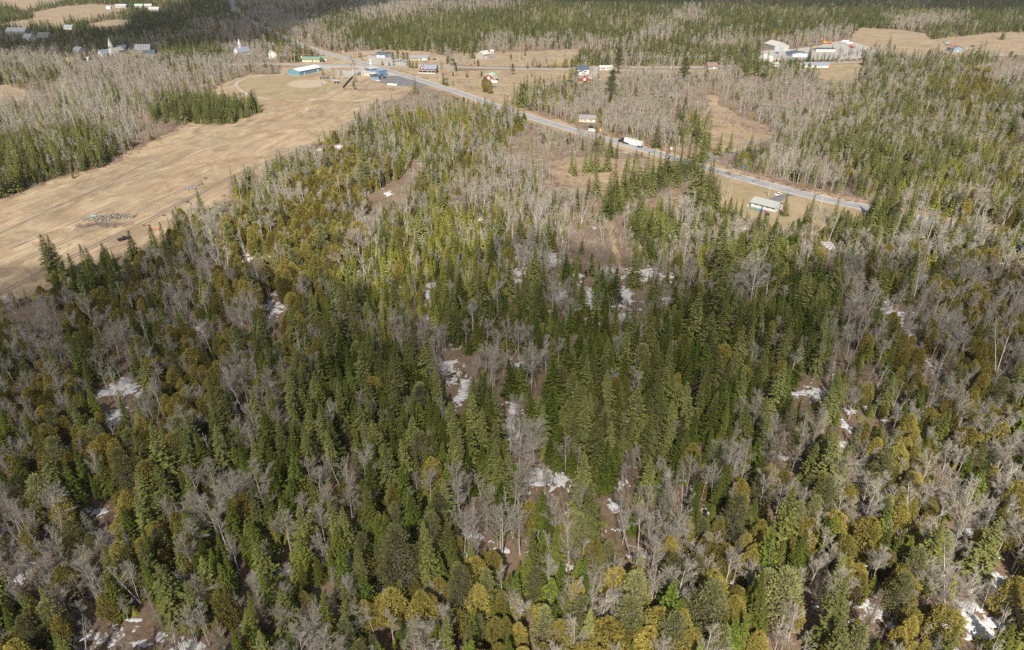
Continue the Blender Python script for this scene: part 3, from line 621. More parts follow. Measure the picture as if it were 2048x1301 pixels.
building('barn', 'weathered grey two storey barn on the far side of the crossroad', 960, 118.5, -38, 11, 13, 5.4, 3.4, 'y', 'w_grey_board', 'r_silver', wins=wrow('f', (-3, 0, 3), 1.1, .9, 1.1) + wrow('f', (-2.5, 2.5), 4.2, .9, 1.1) + wrow('r', (3, 6, 9), 3.6, .9, 1), doors=[('r', 5, .3, 3, 2.6, 'trim')], cat='barn')
building('shed', 'tiny white shed right of the weathered grey barn', 984, 107, 5, 4, 4, 2.4, 1.6, 'x', 'w_white', 'r_silver', doors=[('f', 0, .3, 1.2, 1.9, 'dark')], cat='shed')
b = building('house', 'red farmhouse with grey roofs, white trim and a front porch', 855, 147, -8, 19, 10, 4.6, 3.4, 'x', 'w_red', 'r_bluegrey', wins=wrow('f', (-7.5, -5.5, -3.5, 3, 5.5, 8), 1.2, 1.1, 1.5) + wrow('r', (3, 7), 1.2), doors=[('f', 0, .3, 1.2, 2.2)], chim=(2, 5, 9.2))
prism('gable_wing', [(-9.3, 4.4), (-6, 8.6), (-2.7, 4.4)], -.12, 6, M['w_red'], b); prism('wing_roof', [(-9.8, 4.0), (-6, 8.8), (-2.2, 4.0), (-2.2, 4.3), (-6, 9.1), (-9.8, 4.3)], -.5, 6, M['r_bluegrey'], b)
prism('bargeboard', [(-9.9, 3.95), (-6, 8.85), (-2.1, 3.95), (-2.1, 4.4), (-6, 9.25), (-9.9, 4.4)], -.62, -.52, M['trim'], b)
prism('porch_roof', [(-3.0, 2.75), (-.1, 3.4), (-.1, 3.6), (-3.0, 2.95)], -9.6, 9.6, M['r_grey'], b, 'x')
for u in (-9.3, -4.6, 0.9, 5.2, 9.3): boxes('porch_post', [(u - .1, u + .1, -2.9, -2.7, 0, 2.8)], M['trim'], b)
boxes('porch_rail', [(-9.3, 9.3, -2.85, -2.75, .3, 1.0)], M['trim'], b); boxes('porch_floor', [(-9.5, 9.5, -3, -.05, .05, .28)], M['wood'], b)
boxes('window', [(-6.6, -5.4, -.2, -.1, 5.2, 6.6)], M['trim'], b)
b = empty('gazebo', tuple(G(906, 152)), .2); tag(b, 'small red stand on posts with a green roof in the scrub field', 'gazebo'); protect(899, 136, 915, 150, G(906, 152)[1])
boxes('stand', [(-1.8, 1.8, -1.8, 1.8, 1.6, 3.2)], M['w_red'], b); prism('roof', [(-3.2, 4.1), (0, 5.6), (3.2, 4.1), (3.2, 4.25), (0, 5.8), (-3.2, 4.25)], -2.6, 2.6, M['r_green'], b)
for u in (-1.7, 1.7):
    for v in (-1.7, 1.7): boxes('post', [(u - .12, u + .12, v - .12, v + .12, 0, 4.3)], M['trim'], b)
b = building('barn', 'red gambrel barn with a faded green roof and white trim', 977, 165, -14, 13, 13, 2.6, 5.4, 'y', 'w_red', 'r_palegreen', 'gambrel', .4, wins=wrow('f', (-2.6, 2.9), 3.2, 1.2, 1.3), doors=[('f', .2, 2.9, 1.9, 2.6), ('f', -4, .3, 2.2, 2.4), ('f', 3.6, .3, 2.6, 2.4)], cat='barn')
L = roofprof(13, 2.6, 5.4, .45, 0, 'gambrel'); prism('bargeboard', [(u, z - .15) for u, z in L] + [(u, z + .27) for u, z in L[::-1]], -.55, -.43, M['trim'], b)
b = building('house', 'white two storey house with a dark roof and large front window', 1166, 149, 4, 13, 14, 5.0, 3.0, 'x', 'w_white', 'r_navy', wins=wrow('f', (-3.5, -1.2, 4), 3.6, 1.0, 1.1), chim=(1.5, 8, 9))
prism('front_wing', [(-5.5, .3), (-5.5, 2.9), (-1, 4.2), (3.5, 2.9), (3.5, .3)], -5, -.05, M['w_white'], b); boxes('window', [(-2.4, 1.8, -5.1, -4.95, .8, 2.5)], M['glass'], b)
prism('wing_roof', [(-6, 2.75), (-1, 4.25), (4, 2.75), (4, 2.95), (-1, 4.45), (-6, 2.95)], -5.4, -.06, M['r_navy'], b)
b = building('barn', 'small red barn with a rounded white edged roof', 1169, 164, 3, 7.5, 10, 2.2, 4.2, 'y', 'w_red', 'r_silver', 'round', .3, wins=wrow('f', (-1.5, 1.5), 3.9, .8, .9), doors=[('f', 0, .8, 2.2, 2.4)], cat='barn')
prism('side_shed', [(3.78, .1), (3.78, 3.2), (8.5, 2.0), (8.5, .1)], 2, 9, M['w_red'], b); prism('side_roof', [(3.8, 3.25), (9, 1.95), (9, 2.15), (3.8, 3.45)], 1.8, 9.2, M['r_silver'], b)
building('house', 'pale grey house half hidden by bare trees right of the white farmhouse', 1212, 141, 3, 14, 8, 3.0, 1.6, 'x', 'w_white', 'r_silver', wins=wrow('f', (-5, -2, 2, 5), 1.0, 1.5, 1.3), vis=.5)
building('house', 'grey house with a brown roof left of the tall dark spruces', 1426, 139, 10, 12, 11, 3.0, 3.6, 'x', 'w_grey_board', 'r_brown', wins=wrow('f', (-3, 4), 1.1), doors=[('f', 1, .3, 2.4, 2.2)])
b = building('hangar', 'large pale grey steel hangar with a big front door', 1563, 101.5, 8, 20, 32, 5.6, 4.0, 'y', 'w_steel_panel', 'r_silver', over=.2, doors=[('f', -.5, .3, 5, 4.8, 'w_paleblue'), ('f', 5.5, .3, 1.1, 2.1)], cat='hangar')
building('garage', 'pale blue three bay garage with white doors and a low navy roof', 1600, 114.5, 6, 22, 17, 4.0, 1.5, 'y', 'w_paleblue', 'r_navy', over=.3, doors=[('f', -6.6, .3, 4.8, 3.3), ('f', 0, .3, 6.2, 3.5), ('f', 6.7, .3, 4.8, 3.3)], cat='garage')
building('storage_shed', 'long open fronted white shed with a navy sloped roof', 1651, 104, -2, 25, 8, 3.0, .9, 'x', 'w_white', 'r_navy', 'mono', .2, doors=[('f', u, .3, .3, 2.5, 'dark') for u in (-7.5, -2.5, 2.5, 7.5)], cat='shed')
building('house', 'long white bungalow with a blue grey roof beside an orange tank', 1633, 136, -1, 27, 9, 3.0, 2.2, 'x', 'w_white', 'r_bluegrey', wins=wrow('f', (-1, 1.6, 5), 1.1, 1.3, 1.1), doors=[('f', 9, .3, 1.1, 2.1)])
building('house', 'small white house with green trim behind the tall dark spruces', 1551, 134, 3, 8, 7, 2.8, 1.8, 'x', 'w_white', 'r_sage', wins=wrow('f', (-2, 2), 1.1), vis=.5)
building('quonset_hut', 'white domed hut partly hidden by dark spruces', 1538, 124, 10, 14, 12, 2.0, 5, 'y', 'w_white', 'r_white', 'round', .2, cat='hut', vis=.5)
building('house', 'pale slate blue house beside an orange canopy and green tarps', 1915, 105, 6, 13, 14, 4.6, 3.0, 'y', 'w_slate_blue', 'r_brown', wins=wrow('f', (-3, 3), 1.1) + wrow('f', (-3, 0, 3), 3.6, .8, .9), doors=[('f', 0, .3, 1.2, 2.1)])
b = building('house', 'white bungalow with a sage green roof beside the highway', 1524, 420.5, -45, 13.2, 9, 2.9, 1.7, 'x', 'w_white', 'r_sage', over=.6, wins=wrow('f', (-3.6, -.4, 2.6, 5.6), 1.75, 1.3, .8) + [('r', 3, 1.3, 1.6, 1), ('r', 7, 1.3, 1, 1)], doors=[('f', -5.6, .3, 1, 2.1), ('r', 5, .3, 1, 2.1)], chim=(2, 6, 5.1))
boxes('deck', [(-6.3, 2.5, -2.6, -.06, .02, .45)], M['r_green'], b); boxes('skirt', [(-6.5, 6.5, -.12, -.04, .02, .5)], M['r_green'], b)
b = building('house', 'small cream house beside the highway hidden behind bare trees', 1174, 245, -14, 13, 8, 2.8, 1.8, 'x', 'w_cream', 'r_grey', wins=wrow('f', (-4.5, -1.5, 3), 1.0, 1.2, 1.1), doors=[('f', 1, .3, 1, 2.1)], vis=.95)
def steeple(b, x, y, s, h1, h2, wallm='w_white'):
    boxes('tower', [(x - s, x + s, y - s, y + s, .3, h1)], M[wallm], b); boxes('belfry', [(x - s * .8, x + s * .8, y - s * .8, y + s * .8, h1 + .003, h1 + s * 1.5)], M[wallm], b)
    boxes('louvre', [(x - s * .4, x + s * .4, y - s * .86, y + s * .86, h1 + .4, h1 + s * 1.2)], M['dark'], b)
    z = h1 + s * 1.5 + .003; me = mesh('spire', [(x - s * .8, y - s * .8, z), (x + s * .8, y - s * .8, z), (x + s * .8, y + s * .8, z), (x - s * .8, y + s * .8, z), (x, y, z + h2)], [(0, 1, 4), (1, 2, 4), (2, 3, 4), (3, 0, 4), (3, 2, 1, 0)], M['w_white'])
    obj('spire', me, b)
b = building('church', 'white church with a tall pointed steeple and dark roof in the village', 201, 114, -30, 8, 18, 3.8, 4.0, 'y', 'w_white', 'r_bluegrey', wins=wrow('r', (3, 7, 11, 15), 1.5, .9, 2.2), doors=[('f', 0, .3, 1.8, 2.6, 'w_grey_board')], cat='church')
steeple(b, 6.8, 12, 2.3, 8.5, 9.5); protect(208, 80, 222, 105, 900)
b = building('chapel', 'white chapel with a grey roof and small steeple right of the village', 473, 112, -32, 10, 18, 4.0, 5.5, 'y', 'w_white', 'r_bluegrey', wins=wrow('f', (-2.5, 2.5), 1.5, 1, 2) + wrow('r', (4, 8, 12), 1.5, .9, 2), doors=[('f', 0, .3, 1.8, 2.8, 'w_red')], cat='chapel')
steeple(b, 0, 7, 1.6, 10.0, 7.0); protect(475, 78, 490, 95, 900)
building('house', 'grey roofed village house left of the tall steepled church', 153, 108, -28, 13, 10, 4.0, 3.8, 'x', 'w_steel_panel', 'r_metal', wins=wrow('f', (-3.5, 0, 3.5), 1.2))
building('house', 'big village house with a steep pale metal roof', 285, 105, 4, 19, 11, 3.0, 6.0, 'x', 'w_tan_board', 'r_metal', wins=wrow('f', (-6, -2, 2, 6), 1.0, 1.4, 1.3))
building('house', 'beige gabled village house right of the tall steepled church', 232, 109, -18, 10, 10, 4.5, 3.5, 'y', 'w_cream', 'r_silver', wins=wrow('f', (-2, 2), 1.2) + wrow('f', (0,), 4, .9, 1.1), vis=.7)
building('house', 'dark teal village house beside the big metal roofed house', 301, 111, 6, 11, 8, 3.2, 2.5, 'x', 'w_dark_teal', 'r_navy', wins=wrow('f', (-3, 2), 1.1), vis=.7)
building('house', 'low dark house behind the lilac coloured bushes in the village', 243, 101, 0, 12, 8, 3.4, 2.5, 'x', 'w_dark_teal', 'r_bluegrey', vis=.7)
building('farm_building', 'wide grey roofed farm building at the far left of the village', 31, 69, -6, 32, 14, 4.0, 5, 'x', 'w_steel_panel', 'r_metal', wins=wrow('f', (-14, -7, 0, 7, 14), 1.2, 1.6, 1.4), cat='barn')
building('house', 'white gabled house below the wide grey farm building', 55, 83, -14, 13, 11, 5.0, 4.5, 'x', 'w_white', 'r_metal', wins=wrow('f', (-4, 0, 4), 1.2) + wrow('f', (-4, 0, 4), 3.6), vis=.7)
building('house', 'grey village house right of the white gabled house', 86, 76, -6, 18, 10, 3.5, 3.5, 'x', 'w_steel_panel', 'r_grey', wins=wrow('f', (-6, 0, 6), 1.2), vis=.7)
building('house', 'white house with a blue roof edge at the far tan field', 136, 60, -10, 15, 10, 3.5, 3.5, 'x', 'w_white', 'r_bluegrey', wins=wrow('f', (-4, 0, 4), 1.2), vis=.8)
building('house', 'tiny white village shed at the roadside field', 172, 122, 0, 6, 5, 2.4, 1.4, 'x', 'w_white', 'r_silver', cat='shed')
building('barn', 'long white metal barn at the end of the far tan field', 241, 16, -8, 26, 12, 4, 3, 'x', 'w_steel_panel', 'r_metal', wins=wrow('f', (-12, -4, 4, 12), 1.5, 2, 1.6), cat='barn')
building('house', 'pale green roofed far house between fields', 277, 15.5, 0, 19, 10, 4, 3, 'x', 'w_steel_panel', 'r_palegreen', wins=wrow('f', (-8, 0, 8), 1.5, 2, 1.6))
building('house', 'white far house beside the pale green roofed one', 296, 15.5, 0, 16, 10, 4, 3, 'x', 'w_steel_panel', 'r_silver', wins=wrow('f', (-6, 0, 6), 1.5, 2, 1.6))
building('house', 'far house with a greyish brown roof at the edge of dark woods', 307, 24, -4, 22, 12, 4, 5, 'x', 'w_tan_board', 'r_silver', wins=wrow('f', (-8, 0, 8), 1.5, 2, 1.6))
building('shed', 'small white shed at the far field left of the metal barn', 217, 19, 0, 9, 7, 4, 2, 'x', 'w_white', 'r_white', cat='shed')

# ------------------------------------------------------------------ vehicles
def cyl(name, parts, mat, parent, axis='y', k=10):
    """parts: (cx,cy,cz,r,half)"""
    V, F = [], []
    for cx, cy2, cz, r, hf in parts:
        n = len(V)
        for s in (-1, 1):
            for i in range(k):
                a = 2 * math.pi * i / k; c, d2 = r * math.cos(a), r * math.sin(a)
                V.append((cx + c, cy2 + s * hf, cz + d2) if axis == 'y' else ((cx + s * hf, cy2 + c, cz + d2) if axis == 'x' else (cx + c, cy2 + d2, cz + s * hf)))
        F += [tuple(n + i for i in range(k))[::-1], tuple(n + k + i for i in range(k))] + [(n + i, n + (i + 1) % k, n + k + (i + 1) % k, n + k + i) for i in range(k)]
    return obj(name, mesh(name, V, F, mat), parent)
def wheels(b, xs, y, r=.36, w=.13):
    for x in xs:
        for s in (-1, 1):
            o = cyl('wheel', [(x, s * y, r, r, w)], M['rubber'], b); cyl('rim', [(x, s * (y + .01), r, r * .55, w)], M['chrome'], o)
def car(px, py, yaw, paint, label, kind='car', cat='car', group=None, z=0.0):
    """x forward"""
    p = G(px, py); b = empty(kind, (p[0], p[1], .03 + z), math.radians(yaw)); tag(b, label, cat, group); y = .9
    pm = M[paint]
    if kind == 'pickup_truck':
        prism('body', [(-2.9, .55), (-2.9, 1.02), (-.75, 1.05), (1.2, 1.1), (2.6, 1.0), (2.8, .85), (2.8, .45), (-2.7, .45)], -y, y, pm, b)
        boxes('bed', [(-2.75, -.85, -.75, .75, 1.056, 1.10)], M['dark'], b); boxes('bed_side', [(-2.9, -.7, -y, -.78, 1.03, 1.22), (-2.9, -.7, .78, y, 1.03, 1.22), (-2.9, -2.8, -.78, .78, 1.03, 1.22)], pm, b)
        prism('cabin', [(-.7, 1.06), (-.55, 1.72), (.75, 1.76), (1.35, 1.1)], -.78, .78, M['glass'], b); boxes('roof', [(-.5, .72, -.74, .74, 1.77, 1.84)], pm, b)
        wheels(b, (-1.75, 1.75), .84, .4)
    elif kind == 'van':
        prism('body', [(-2.6, .4), (-2.6, 2.0), (1.3, 2.05), (2.0, 1.2), (2.6, 1.0), (2.6, .4)], -y, y, pm, b); boxes('windscreen', [(1.0, 1.72, -.75, .75, 1.35, 1.92)], M['glass'], b)
        boxes('side_window', [(-2.2, 1.1, -.93, .93, 1.3, 1.8)], M['glass'], b); wheels(b, (-1.6, 1.6), .84)
    else:
        prism('body', [(-2.2, .35), (-2.25, .85), (-1.2, .98), (1.0, .95), (2.1, .8), (2.25, .35)], -y * .95, y * .95, pm, b)
        prism('cabin', [(-1.75, .96), (-1.1, 1.42), (.35, 1.45), (1.15, .95)], -.74, .74, M['glass'], b); boxes('roof', [(-1.05, .32, -.7, .7, 1.455, 1.51)], pm, b)
        for s in (-.62, .62): boxes('headlight', [(2.1, 2.28, s - .2, s + .2, .55, .75)], M['trim'], b)
        wheels(b, (-1.35, 1.4), .78, .33)
    CLEAR.append((p[0], p[1], 4)); protect(px - 8, py - 8, px + 8, py - 1, p[1]); return b
car(249, 480, 52, 'black_paint', 'black pickup truck parked on the dry field below the scrap heap', 'pickup_truck', 'pickup truck')
car(1556, 391, -140, 'white_paint', 'white car parked on the driveway of the sage roofed bungalow')
car(988, 175, 40, 'blue_paint', 'dark blue car parked right of the red gambrel barn')
car(993, 136.6, 0, 'silver_paint', 'grey car driving on the crossroad below the weathered barn', z=.02)
car(764, 146, -30, 'silver_paint', 'silver car parked behind the store beside the highway')
car(759, 153, -20, 'blue_paint', 'blue car parked under the store canopy')
car(770, 157, -10, 'black_paint', 'black car parked right of the blue lean-to shed')
car(756, 163, 10, 'white_paint', 'white car parked in front of the blue lean-to shed')
car(641, 124, 80, 'blue_paint', 'dark blue car parked in front of the green roofed annex')
car(648, 124.5, 95, 'black_paint', 'black van parked by the green roofed annex', 'van', 'van')
car(869, 120, 20, 'black_paint', 'black car parked right of the long low grey bungalow')
car(858, 119.5, 0, 'red_paint', 'dark red car beside the long low grey bungalow')
car(1153, 153, 10, 'blue_paint', 'blue car parked left of the white two storey house')
car(1145, 166, 0, 'blue_paint', 'small blue car under the dark spruce left of the rounded barn')
car(1183, 256, -30, 'black_paint', 'dark car in front of the cream house by the highway')
car(1934, 98, 0, 'white_paint', 'white car parked right of the slate blue house')
car(1945, 94, 10, 'black_paint', 'black pickup truck in the field right of the slate blue house', 'pickup_truck', 'pickup truck')
car(1893, 93, 0, 'silver_paint', 'grey car under spruces left of the slate blue house')
car(1554, 108, 30, 'blue_paint', 'small blue van in front of the pale grey hangar', 'van', 'van')
car(1556, 173, 0, 'white_paint', 'white car hidden in brush below the lawn') if False else None
car(1184, 264, -28, 'white_paint', 'cream camper van beside the highway below the cream house', 'van', 'van')
car(383, 378, 20, 'silver_paint', 'wrecked grey car at the edge of the dry field')
# semi truck
TA, TB = G(1279, 299.5), G(1240, 286); th = math.atan2(TB[1] - TA[1], TB[0] - TA[0]); nx_, ny_ = -math.sin(th), math.cos(th)
hwd = HW[np.argmin(np.hypot(HW[:, 0] - TA[0], HW[:, 1] - TA[1]))]; hw2 = HW[np.argmin(np.hypot(HW[:, 0] - TB[0], HW[:, 1] - TB[1]))]
th = math.atan2(hw2[1] - hwd[1], hw2[0] - hwd[0]); b = empty('semi_truck', (hwd[0] - math.sin(th) * -1.9 + math.cos(th) * 2.2, hwd[1] + math.cos(th) * -1.9 + math.sin(th) * 2.2, .06), th)
tag(b, 'semi truck with a dark cab hauling a long white trailer on the highway', 'truck'); protect(1226, 268, 1288, 302, hwd[1]); CLEAR.append((hwd[0], hwd[1], 8)); CLEAR.append((hw2[0], hw2[1], 8))
tr = boxes('trailer', [(0, 16, -1.3, 1.3, 1.15, 4.05)], M['trailer_side'], b)
boxes('trailer_roof', [(.05, 15.95, -1.27, 1.27, 4.053, 4.1)], M['r_silver'], tr); boxes('rear_door', [(-.06, .0, -1.25, -.02, 1.2, 4.0), (-.06, 0, .02, 1.25, 1.2, 4.0)], M['steel'] if 'steel' in M else M['r_silver'], tr)
boxes('underride_guard', [(-.05, .1, -1.1, 1.1, .5, .62)], M['dark'], tr); boxes('side_skirt', [(3.4, 11.5, -1.28, -1.22, .4, 1.12), (3.4, 11.5, 1.22, 1.28, .4, 1.12)], M['trailer_side'], tr)
boxes('chassis', [(.3, 15.6, -.5, .5, .85, 1.14)], M['dark'], tr)
for x in (1.3, 2.6, 15.0, 16.3):
    for s in (-1, 1): cyl('wheel', [(x, s * 1.02, .5, .5, .26)], M['rubber'], b)
prism('cab', [(16.5, .9), (16.5, 3.6), (17.2, 3.85), (18.3, 3.5), (18.9, 2.3), (19.2, 2.1), (21.2, 1.75), (21.5, .6), (16.6, .6)], -1.2, 1.2, M['black_paint'], b)
boxes('windscreen', [(18.45, 18.8, -1.05, 1.05, 2.35, 3.1)], M['glass'], b); boxes('side_window', [(17.3, 18.3, -1.23, 1.23, 2.3, 3.1)], M['glass'], b); boxes('bumper', [(21.45, 21.7, -1.2, 1.2, .4, .9)], M['chrome'], b)
cyl('exhaust_stack', [(16.4, .9, 2.9, .1, 1.2), (16.4, -.9, 2.9, .1, 1.2)], M['chrome'], b, 'z', 8); cyl('fuel_tank', [(18.0, 1.0, .8, .32, .8)], M['chrome'], b, 'x')
for s in (-1, 1): cyl('wheel', [(20.4, s * 1.02, .5, .5, .18)], M['rubber'], b)

# yard machines and loose objects
def thing(name, label, cat, px, py, yaw=0, z=0, group=None):
    p = G(px, py); b = empty(name, (p[0], p[1], z + .02), math.radians(yaw)); return tag(b, label, cat, group)
def dump_truck(px, py, yaw, paint, label):
    b = thing('dump_truck', label, 'truck', px, py, yaw); boxes('cab', [(1.6, 3.6, -1.2, 1.2, .8, 2.7)], M[paint], b); boxes('hood', [(3.6, 4.8, -1, 1, .7, 1.6)], M[paint], b)
    prism('dump_bed', [(-3.6, 1.2), (-3.9, 2.6), (1.3, 2.6), (1.3, 1.2)], -1.25, 1.25, M[paint], b); boxes('windscreen', [(3.55, 3.66, -1, 1, 1.7, 2.4)], M['glass'], b); boxes('chassis', [(-3.6, 4.6, -.5, .5, .6, 1.15)], M['dark'], b)
    wheels(b, (-2.6, -1.4, 3.6), 1.1, .5, .2)
dump_truck(1650, 87.5, 10, 'yellow', 'yellow dump truck in the gravel yard behind the navy roofed shed')
dump_truck(1658, 88, 170, 'orange', 'orange dump truck next to the yellow one in the gravel yard'); dump_truck(1629, 98, 70, 'yellow', 'yellow truck parked at the left end of the navy roofed shed')
dump_truck(1642, 83, 40, 'orange', 'orange truck at the back edge of the gravel yard')
def excavator(px, py, yaw, paint, label):
    b = thing('excavator', label, 'excavator', px, py, yaw); boxes('track', [(-1.8, 1.8, -1.4, -.8, 0, .9)], M['dark'], b); boxes('track', [(-1.8, 1.8, .8, 1.4, 0, .9)], M['dark'], b)
    boxes('house', [(-1.9, 1.2, -1.2, 1.2, 1.0, 2.1)], M[paint], b); boxes('cab', [(0, 1.3, .2, 1.2, 2.1, 3.1)], M['glass'], b); prism('boom', [(1, 1.5), (3.4, 4.2), (3.7, 4.0), (1.4, 1.3)], -.25, .25, M[paint], b); prism('arm', [(3.4, 4.2), (5.6, 1.6), (5.3, 1.4), (3.3, 3.8)], -.2, .2, M[paint], b); boxes('bucket', [(5.0, 6.0, -.5, .5, .9, 1.7)], M['dark'], b)
excavator(1700, 94, -40, 'orange', 'orange excavator at the right side of the gravel yard'); excavator(1703, 97, -60, 'red_paint', 'red orange loader in front of the orange excavator')
for px, py, yw, c, l in ((1690, 84.5, 5, 'white_paint', 'long white box trailer at the back of the gravel yard'), (1698, 89, 20, 'white_paint', 'white trailer with a green load behind the orange excavator'), (1684, 87, -10, 'silver_paint', 'grey trailer lying among yard equipment')):
    b = thing('trailer', l, 'trailer', px, py, yw); boxes('body', [(-5, 5, -1.2, 1.2, .9, 2.6)], M[c], b); wheels(b, (-3.5, -2.4), 1.05, .45, .2); boxes('drawbar', [(5, 6.5, -.1, .1, .8, 1)], M['dark'], b)
def tank(px, py, yaw, L_, r, paint, label):
    b = thing('gas_tank', label, 'tank', px, py, yaw); cyl('tank_shell', [(0, 0, r + .35, r, L_ / 2)], M[paint], b, 'x', 14); cyl('end_cap', [(0, 0, r + .35, r * .72, L_ / 2 + .25)], M[paint], b, 'x', 14)
    boxes('leg', [(-L_ * .3 - .15, -L_ * .3 + .15, -r * .7, r * .7, 0, .5)], M['concrete'], b); boxes('leg', [(L_ * .3 - .15, L_ * .3 + .15, -r * .7, r * .7, 0, .5)], M['concrete'], b); protect(px - 8, py - 6, px + 8, py, G(px, py)[1])
tank(788, 173, -20, 6.5, 1.0, 'white_paint', 'long white gas tank below the dark parking lot'); tank(779, 172.5, -10, 3, 1.0, 'white_paint', 'short white gas tank left of the long one')
tank(1657, 134, 90, 3.5, 1.3, 'orange', 'orange tank at the right end of the long white bungalow'); tank(1512, 152, 10, 1.5, 1.1, 'scrap_white', 'round white tank in the scrub below the dark spruces')
tank(1548, 124, 0, 2, .8, 'orange', 'orange barrel by the white domed hut')
def tarp(px, py, yaw, w, d, h, mat, label, name='tarp_shelter', cat='shelter'):
    b = thing(name, label, cat, px, py, yaw); prism('cover', [(-w / 2, h * .55), (0, h), (w / 2, h * .6), (w / 2, h * .52), (0, h * .93), (-w / 2, h * .47)], -d / 2, d / 2, M[mat], b)
    for u in (-w / 2 + .15, w / 2 - .15):
        for v in (-d / 2 + .15, d / 2 - .15): boxes('post', [(u - .07, u + .07, v - .07, v + .07, 0, h * .55)], M['wood'], b)
tarp(1897, 90, 8, 9, 6, 3.2, 'r_palegreen', 'green tarp shelter left of the slate blue house'); tarp(1891, 86, 0, 7, 5, 3, 'r_green', 'darker green tarp shelter behind the first one'); tarp(1905, 94, 10, 6, 5, 3.4, 'orange', 'orange canopy against the slate blue house')
tarp(982, 115, 0, 5.5, 3, 1.2, 'tarp_blue', 'bright blue tarp on the ground right of the grey barn', 'tarp', 'tarp')
def lean(px, py, yaw, label):
    b = thing('dugout', label, 'dugout', px, py, yaw); boxes('back_wall', [(-5.5, 5.5, 1.6, 1.75, 0, 2.2)], M['w_grey_board'], b); prism('roof', [(-.6, 2.6), (1.9, 2.15), (1.9, 2.25), (-.6, 2.7)], -5.7, 5.7, M['r_white'], b, 'x')
    boxes('bench', [(-5, 5, 1.1, 1.5, .4, .5)], M['wood'], b)
    for u in (-5.4, -1.8, 1.8, 5.4): boxes('post', [(u - .07, u + .07, -.4, -.26, 0, 2.55)], M['trim'], b)
lean(649, 159, -2, 'white edged grey dugout along the far side of the ball infield')
b = thing('dugout', 'pale roofed dugout on a post in front of the backstop net', 'dugout', 672, 167, -25); prism('roof', [(-3.8, 2.9), (3.8, 2.4), (3.8, 2.6), (-3.8, 3.1)], -2.6, 2.6, M['r_metal'], b); boxes('wall', [(-2.2, 2.2, 1.4, 1.55, 0, 2.4)], M['w_slate_blue'], b)
for u in (-2.1, 2.1): boxes('post', [(u - .1, u + .1, -1.9, -1.7, 0, 2.7)], M['trim'], b)
b = thing('backstop', 'grey wire backstop with tall posts behind home plate', 'backstop', 674, 161, -10)
for i in range(7): a = -1.1 + i * 2.2 / 6; boxes('post', [(6 * math.sin(a) - .06, 6 * math.sin(a) + .06, 6 * math.cos(a) - .06, 6 * math.cos(a) + .06, 0, 6)], M['r_metal'], b)
for z in (1.5, 3, 4.5, 6): obj('rail', mesh('rail', *(lambda P: (P, [(i, i + 1, i + 8, i + 7) for i in range(6)]))([(6 * math.sin(-1.1 + i * 2.2 / 6), 6 * math.cos(-1.1 + i * 2.2 / 6), z + q) for q in (-.05, .05) for i in range(7)]), M['r_metal']), b)
# dark board fence beside the store
b = thing('fence', 'dark board fence running diagonally beside the store lawn', 'fence', 686, 177.5); A_, B_ = G(686, 177.5), G(706, 155.5)
n_ = 16; dv = (B_ - A_) / n_
for i in range(n_):
    p, q = dv * i, dv * (i + 1) - dv * .01; o = obj('panel', mesh('panel', [(p[0], p[1], 0), (q[0], q[1], 0), (q[0], q[1], 2.1), (p[0], p[1], 2.1), (p[0] + .1, p[1], 0), (q[0] + .1, q[1], 0), (q[0] + .1, q[1], 2.1), (p[0] + .1, p[1], 2.1)],
        [(0, 1, 2, 3), (5, 4, 7, 6), (3, 2, 6, 7), (1, 5, 6, 2), (4, 0, 3, 7)], M['fence_dark']), b)
# signs
def post_sign(px, py, h, w, hh, mat, label, kind='road_sign', cat='sign', yaw=0, diamond=False, dx=0):
    b = thing(kind, label, cat, px, py, yaw); boxes('post', [(-.06, .06, -.04, .04, 0, h - hh * .3)], M['wood'], b)
    if diamond: prism('panel', [(-w / 2, h), (0, h + w / 2), (w / 2, h), (0, h - w / 2)], -.1, -.045, M[mat], b)
    else: boxes('panel', [(-w / 2, w / 2, -.1, -.045, h - hh / 2, h + hh / 2)], M[mat], b)
    protect(px - 3, py - h * .9 / MPP(py), px + 3, py - 3, G(px, py)[1]); return b
post_sign(1200, 272, 4.2, 1.0, 1.6, 'yellow', 'tall yellow warning sign beside the highway above the spruces'); post_sign(687, 112, 5, 2.2, 0, 'yellow', 'yellow diamond warning sign at the far bend of the highway', diamond=True)
post_sign(1342, 303, 1.9, 1.3, 1.3, 'trim', 'small white sign on the verge right of the semi truck'); post_sign(1486, 344, 2.8, 1.7, .9, 'sign_blue', 'blue sign on a post at the side road corner')
b = thing('store_sign', 'tall white store sign on a pole beside the highway', 'sign', 742, 136); boxes('post', [(-.12, .12, -.1, .1, 0, 8.6)], M['trim'], b); boxes('panel', [(-1.3, 1.3, -.2, .2, 4.2, 5.6)], M['trim'], b); boxes('panel', [(-.7, .7, -.2, .2, 7.6, 9.0)], M['trim'], b); boxes('panel', [(-.5, .5, -.2, .2, 2.2, 3.2)], M['trim'], b)
protect(736, 120, 748, 136, G(742, 136)[1])
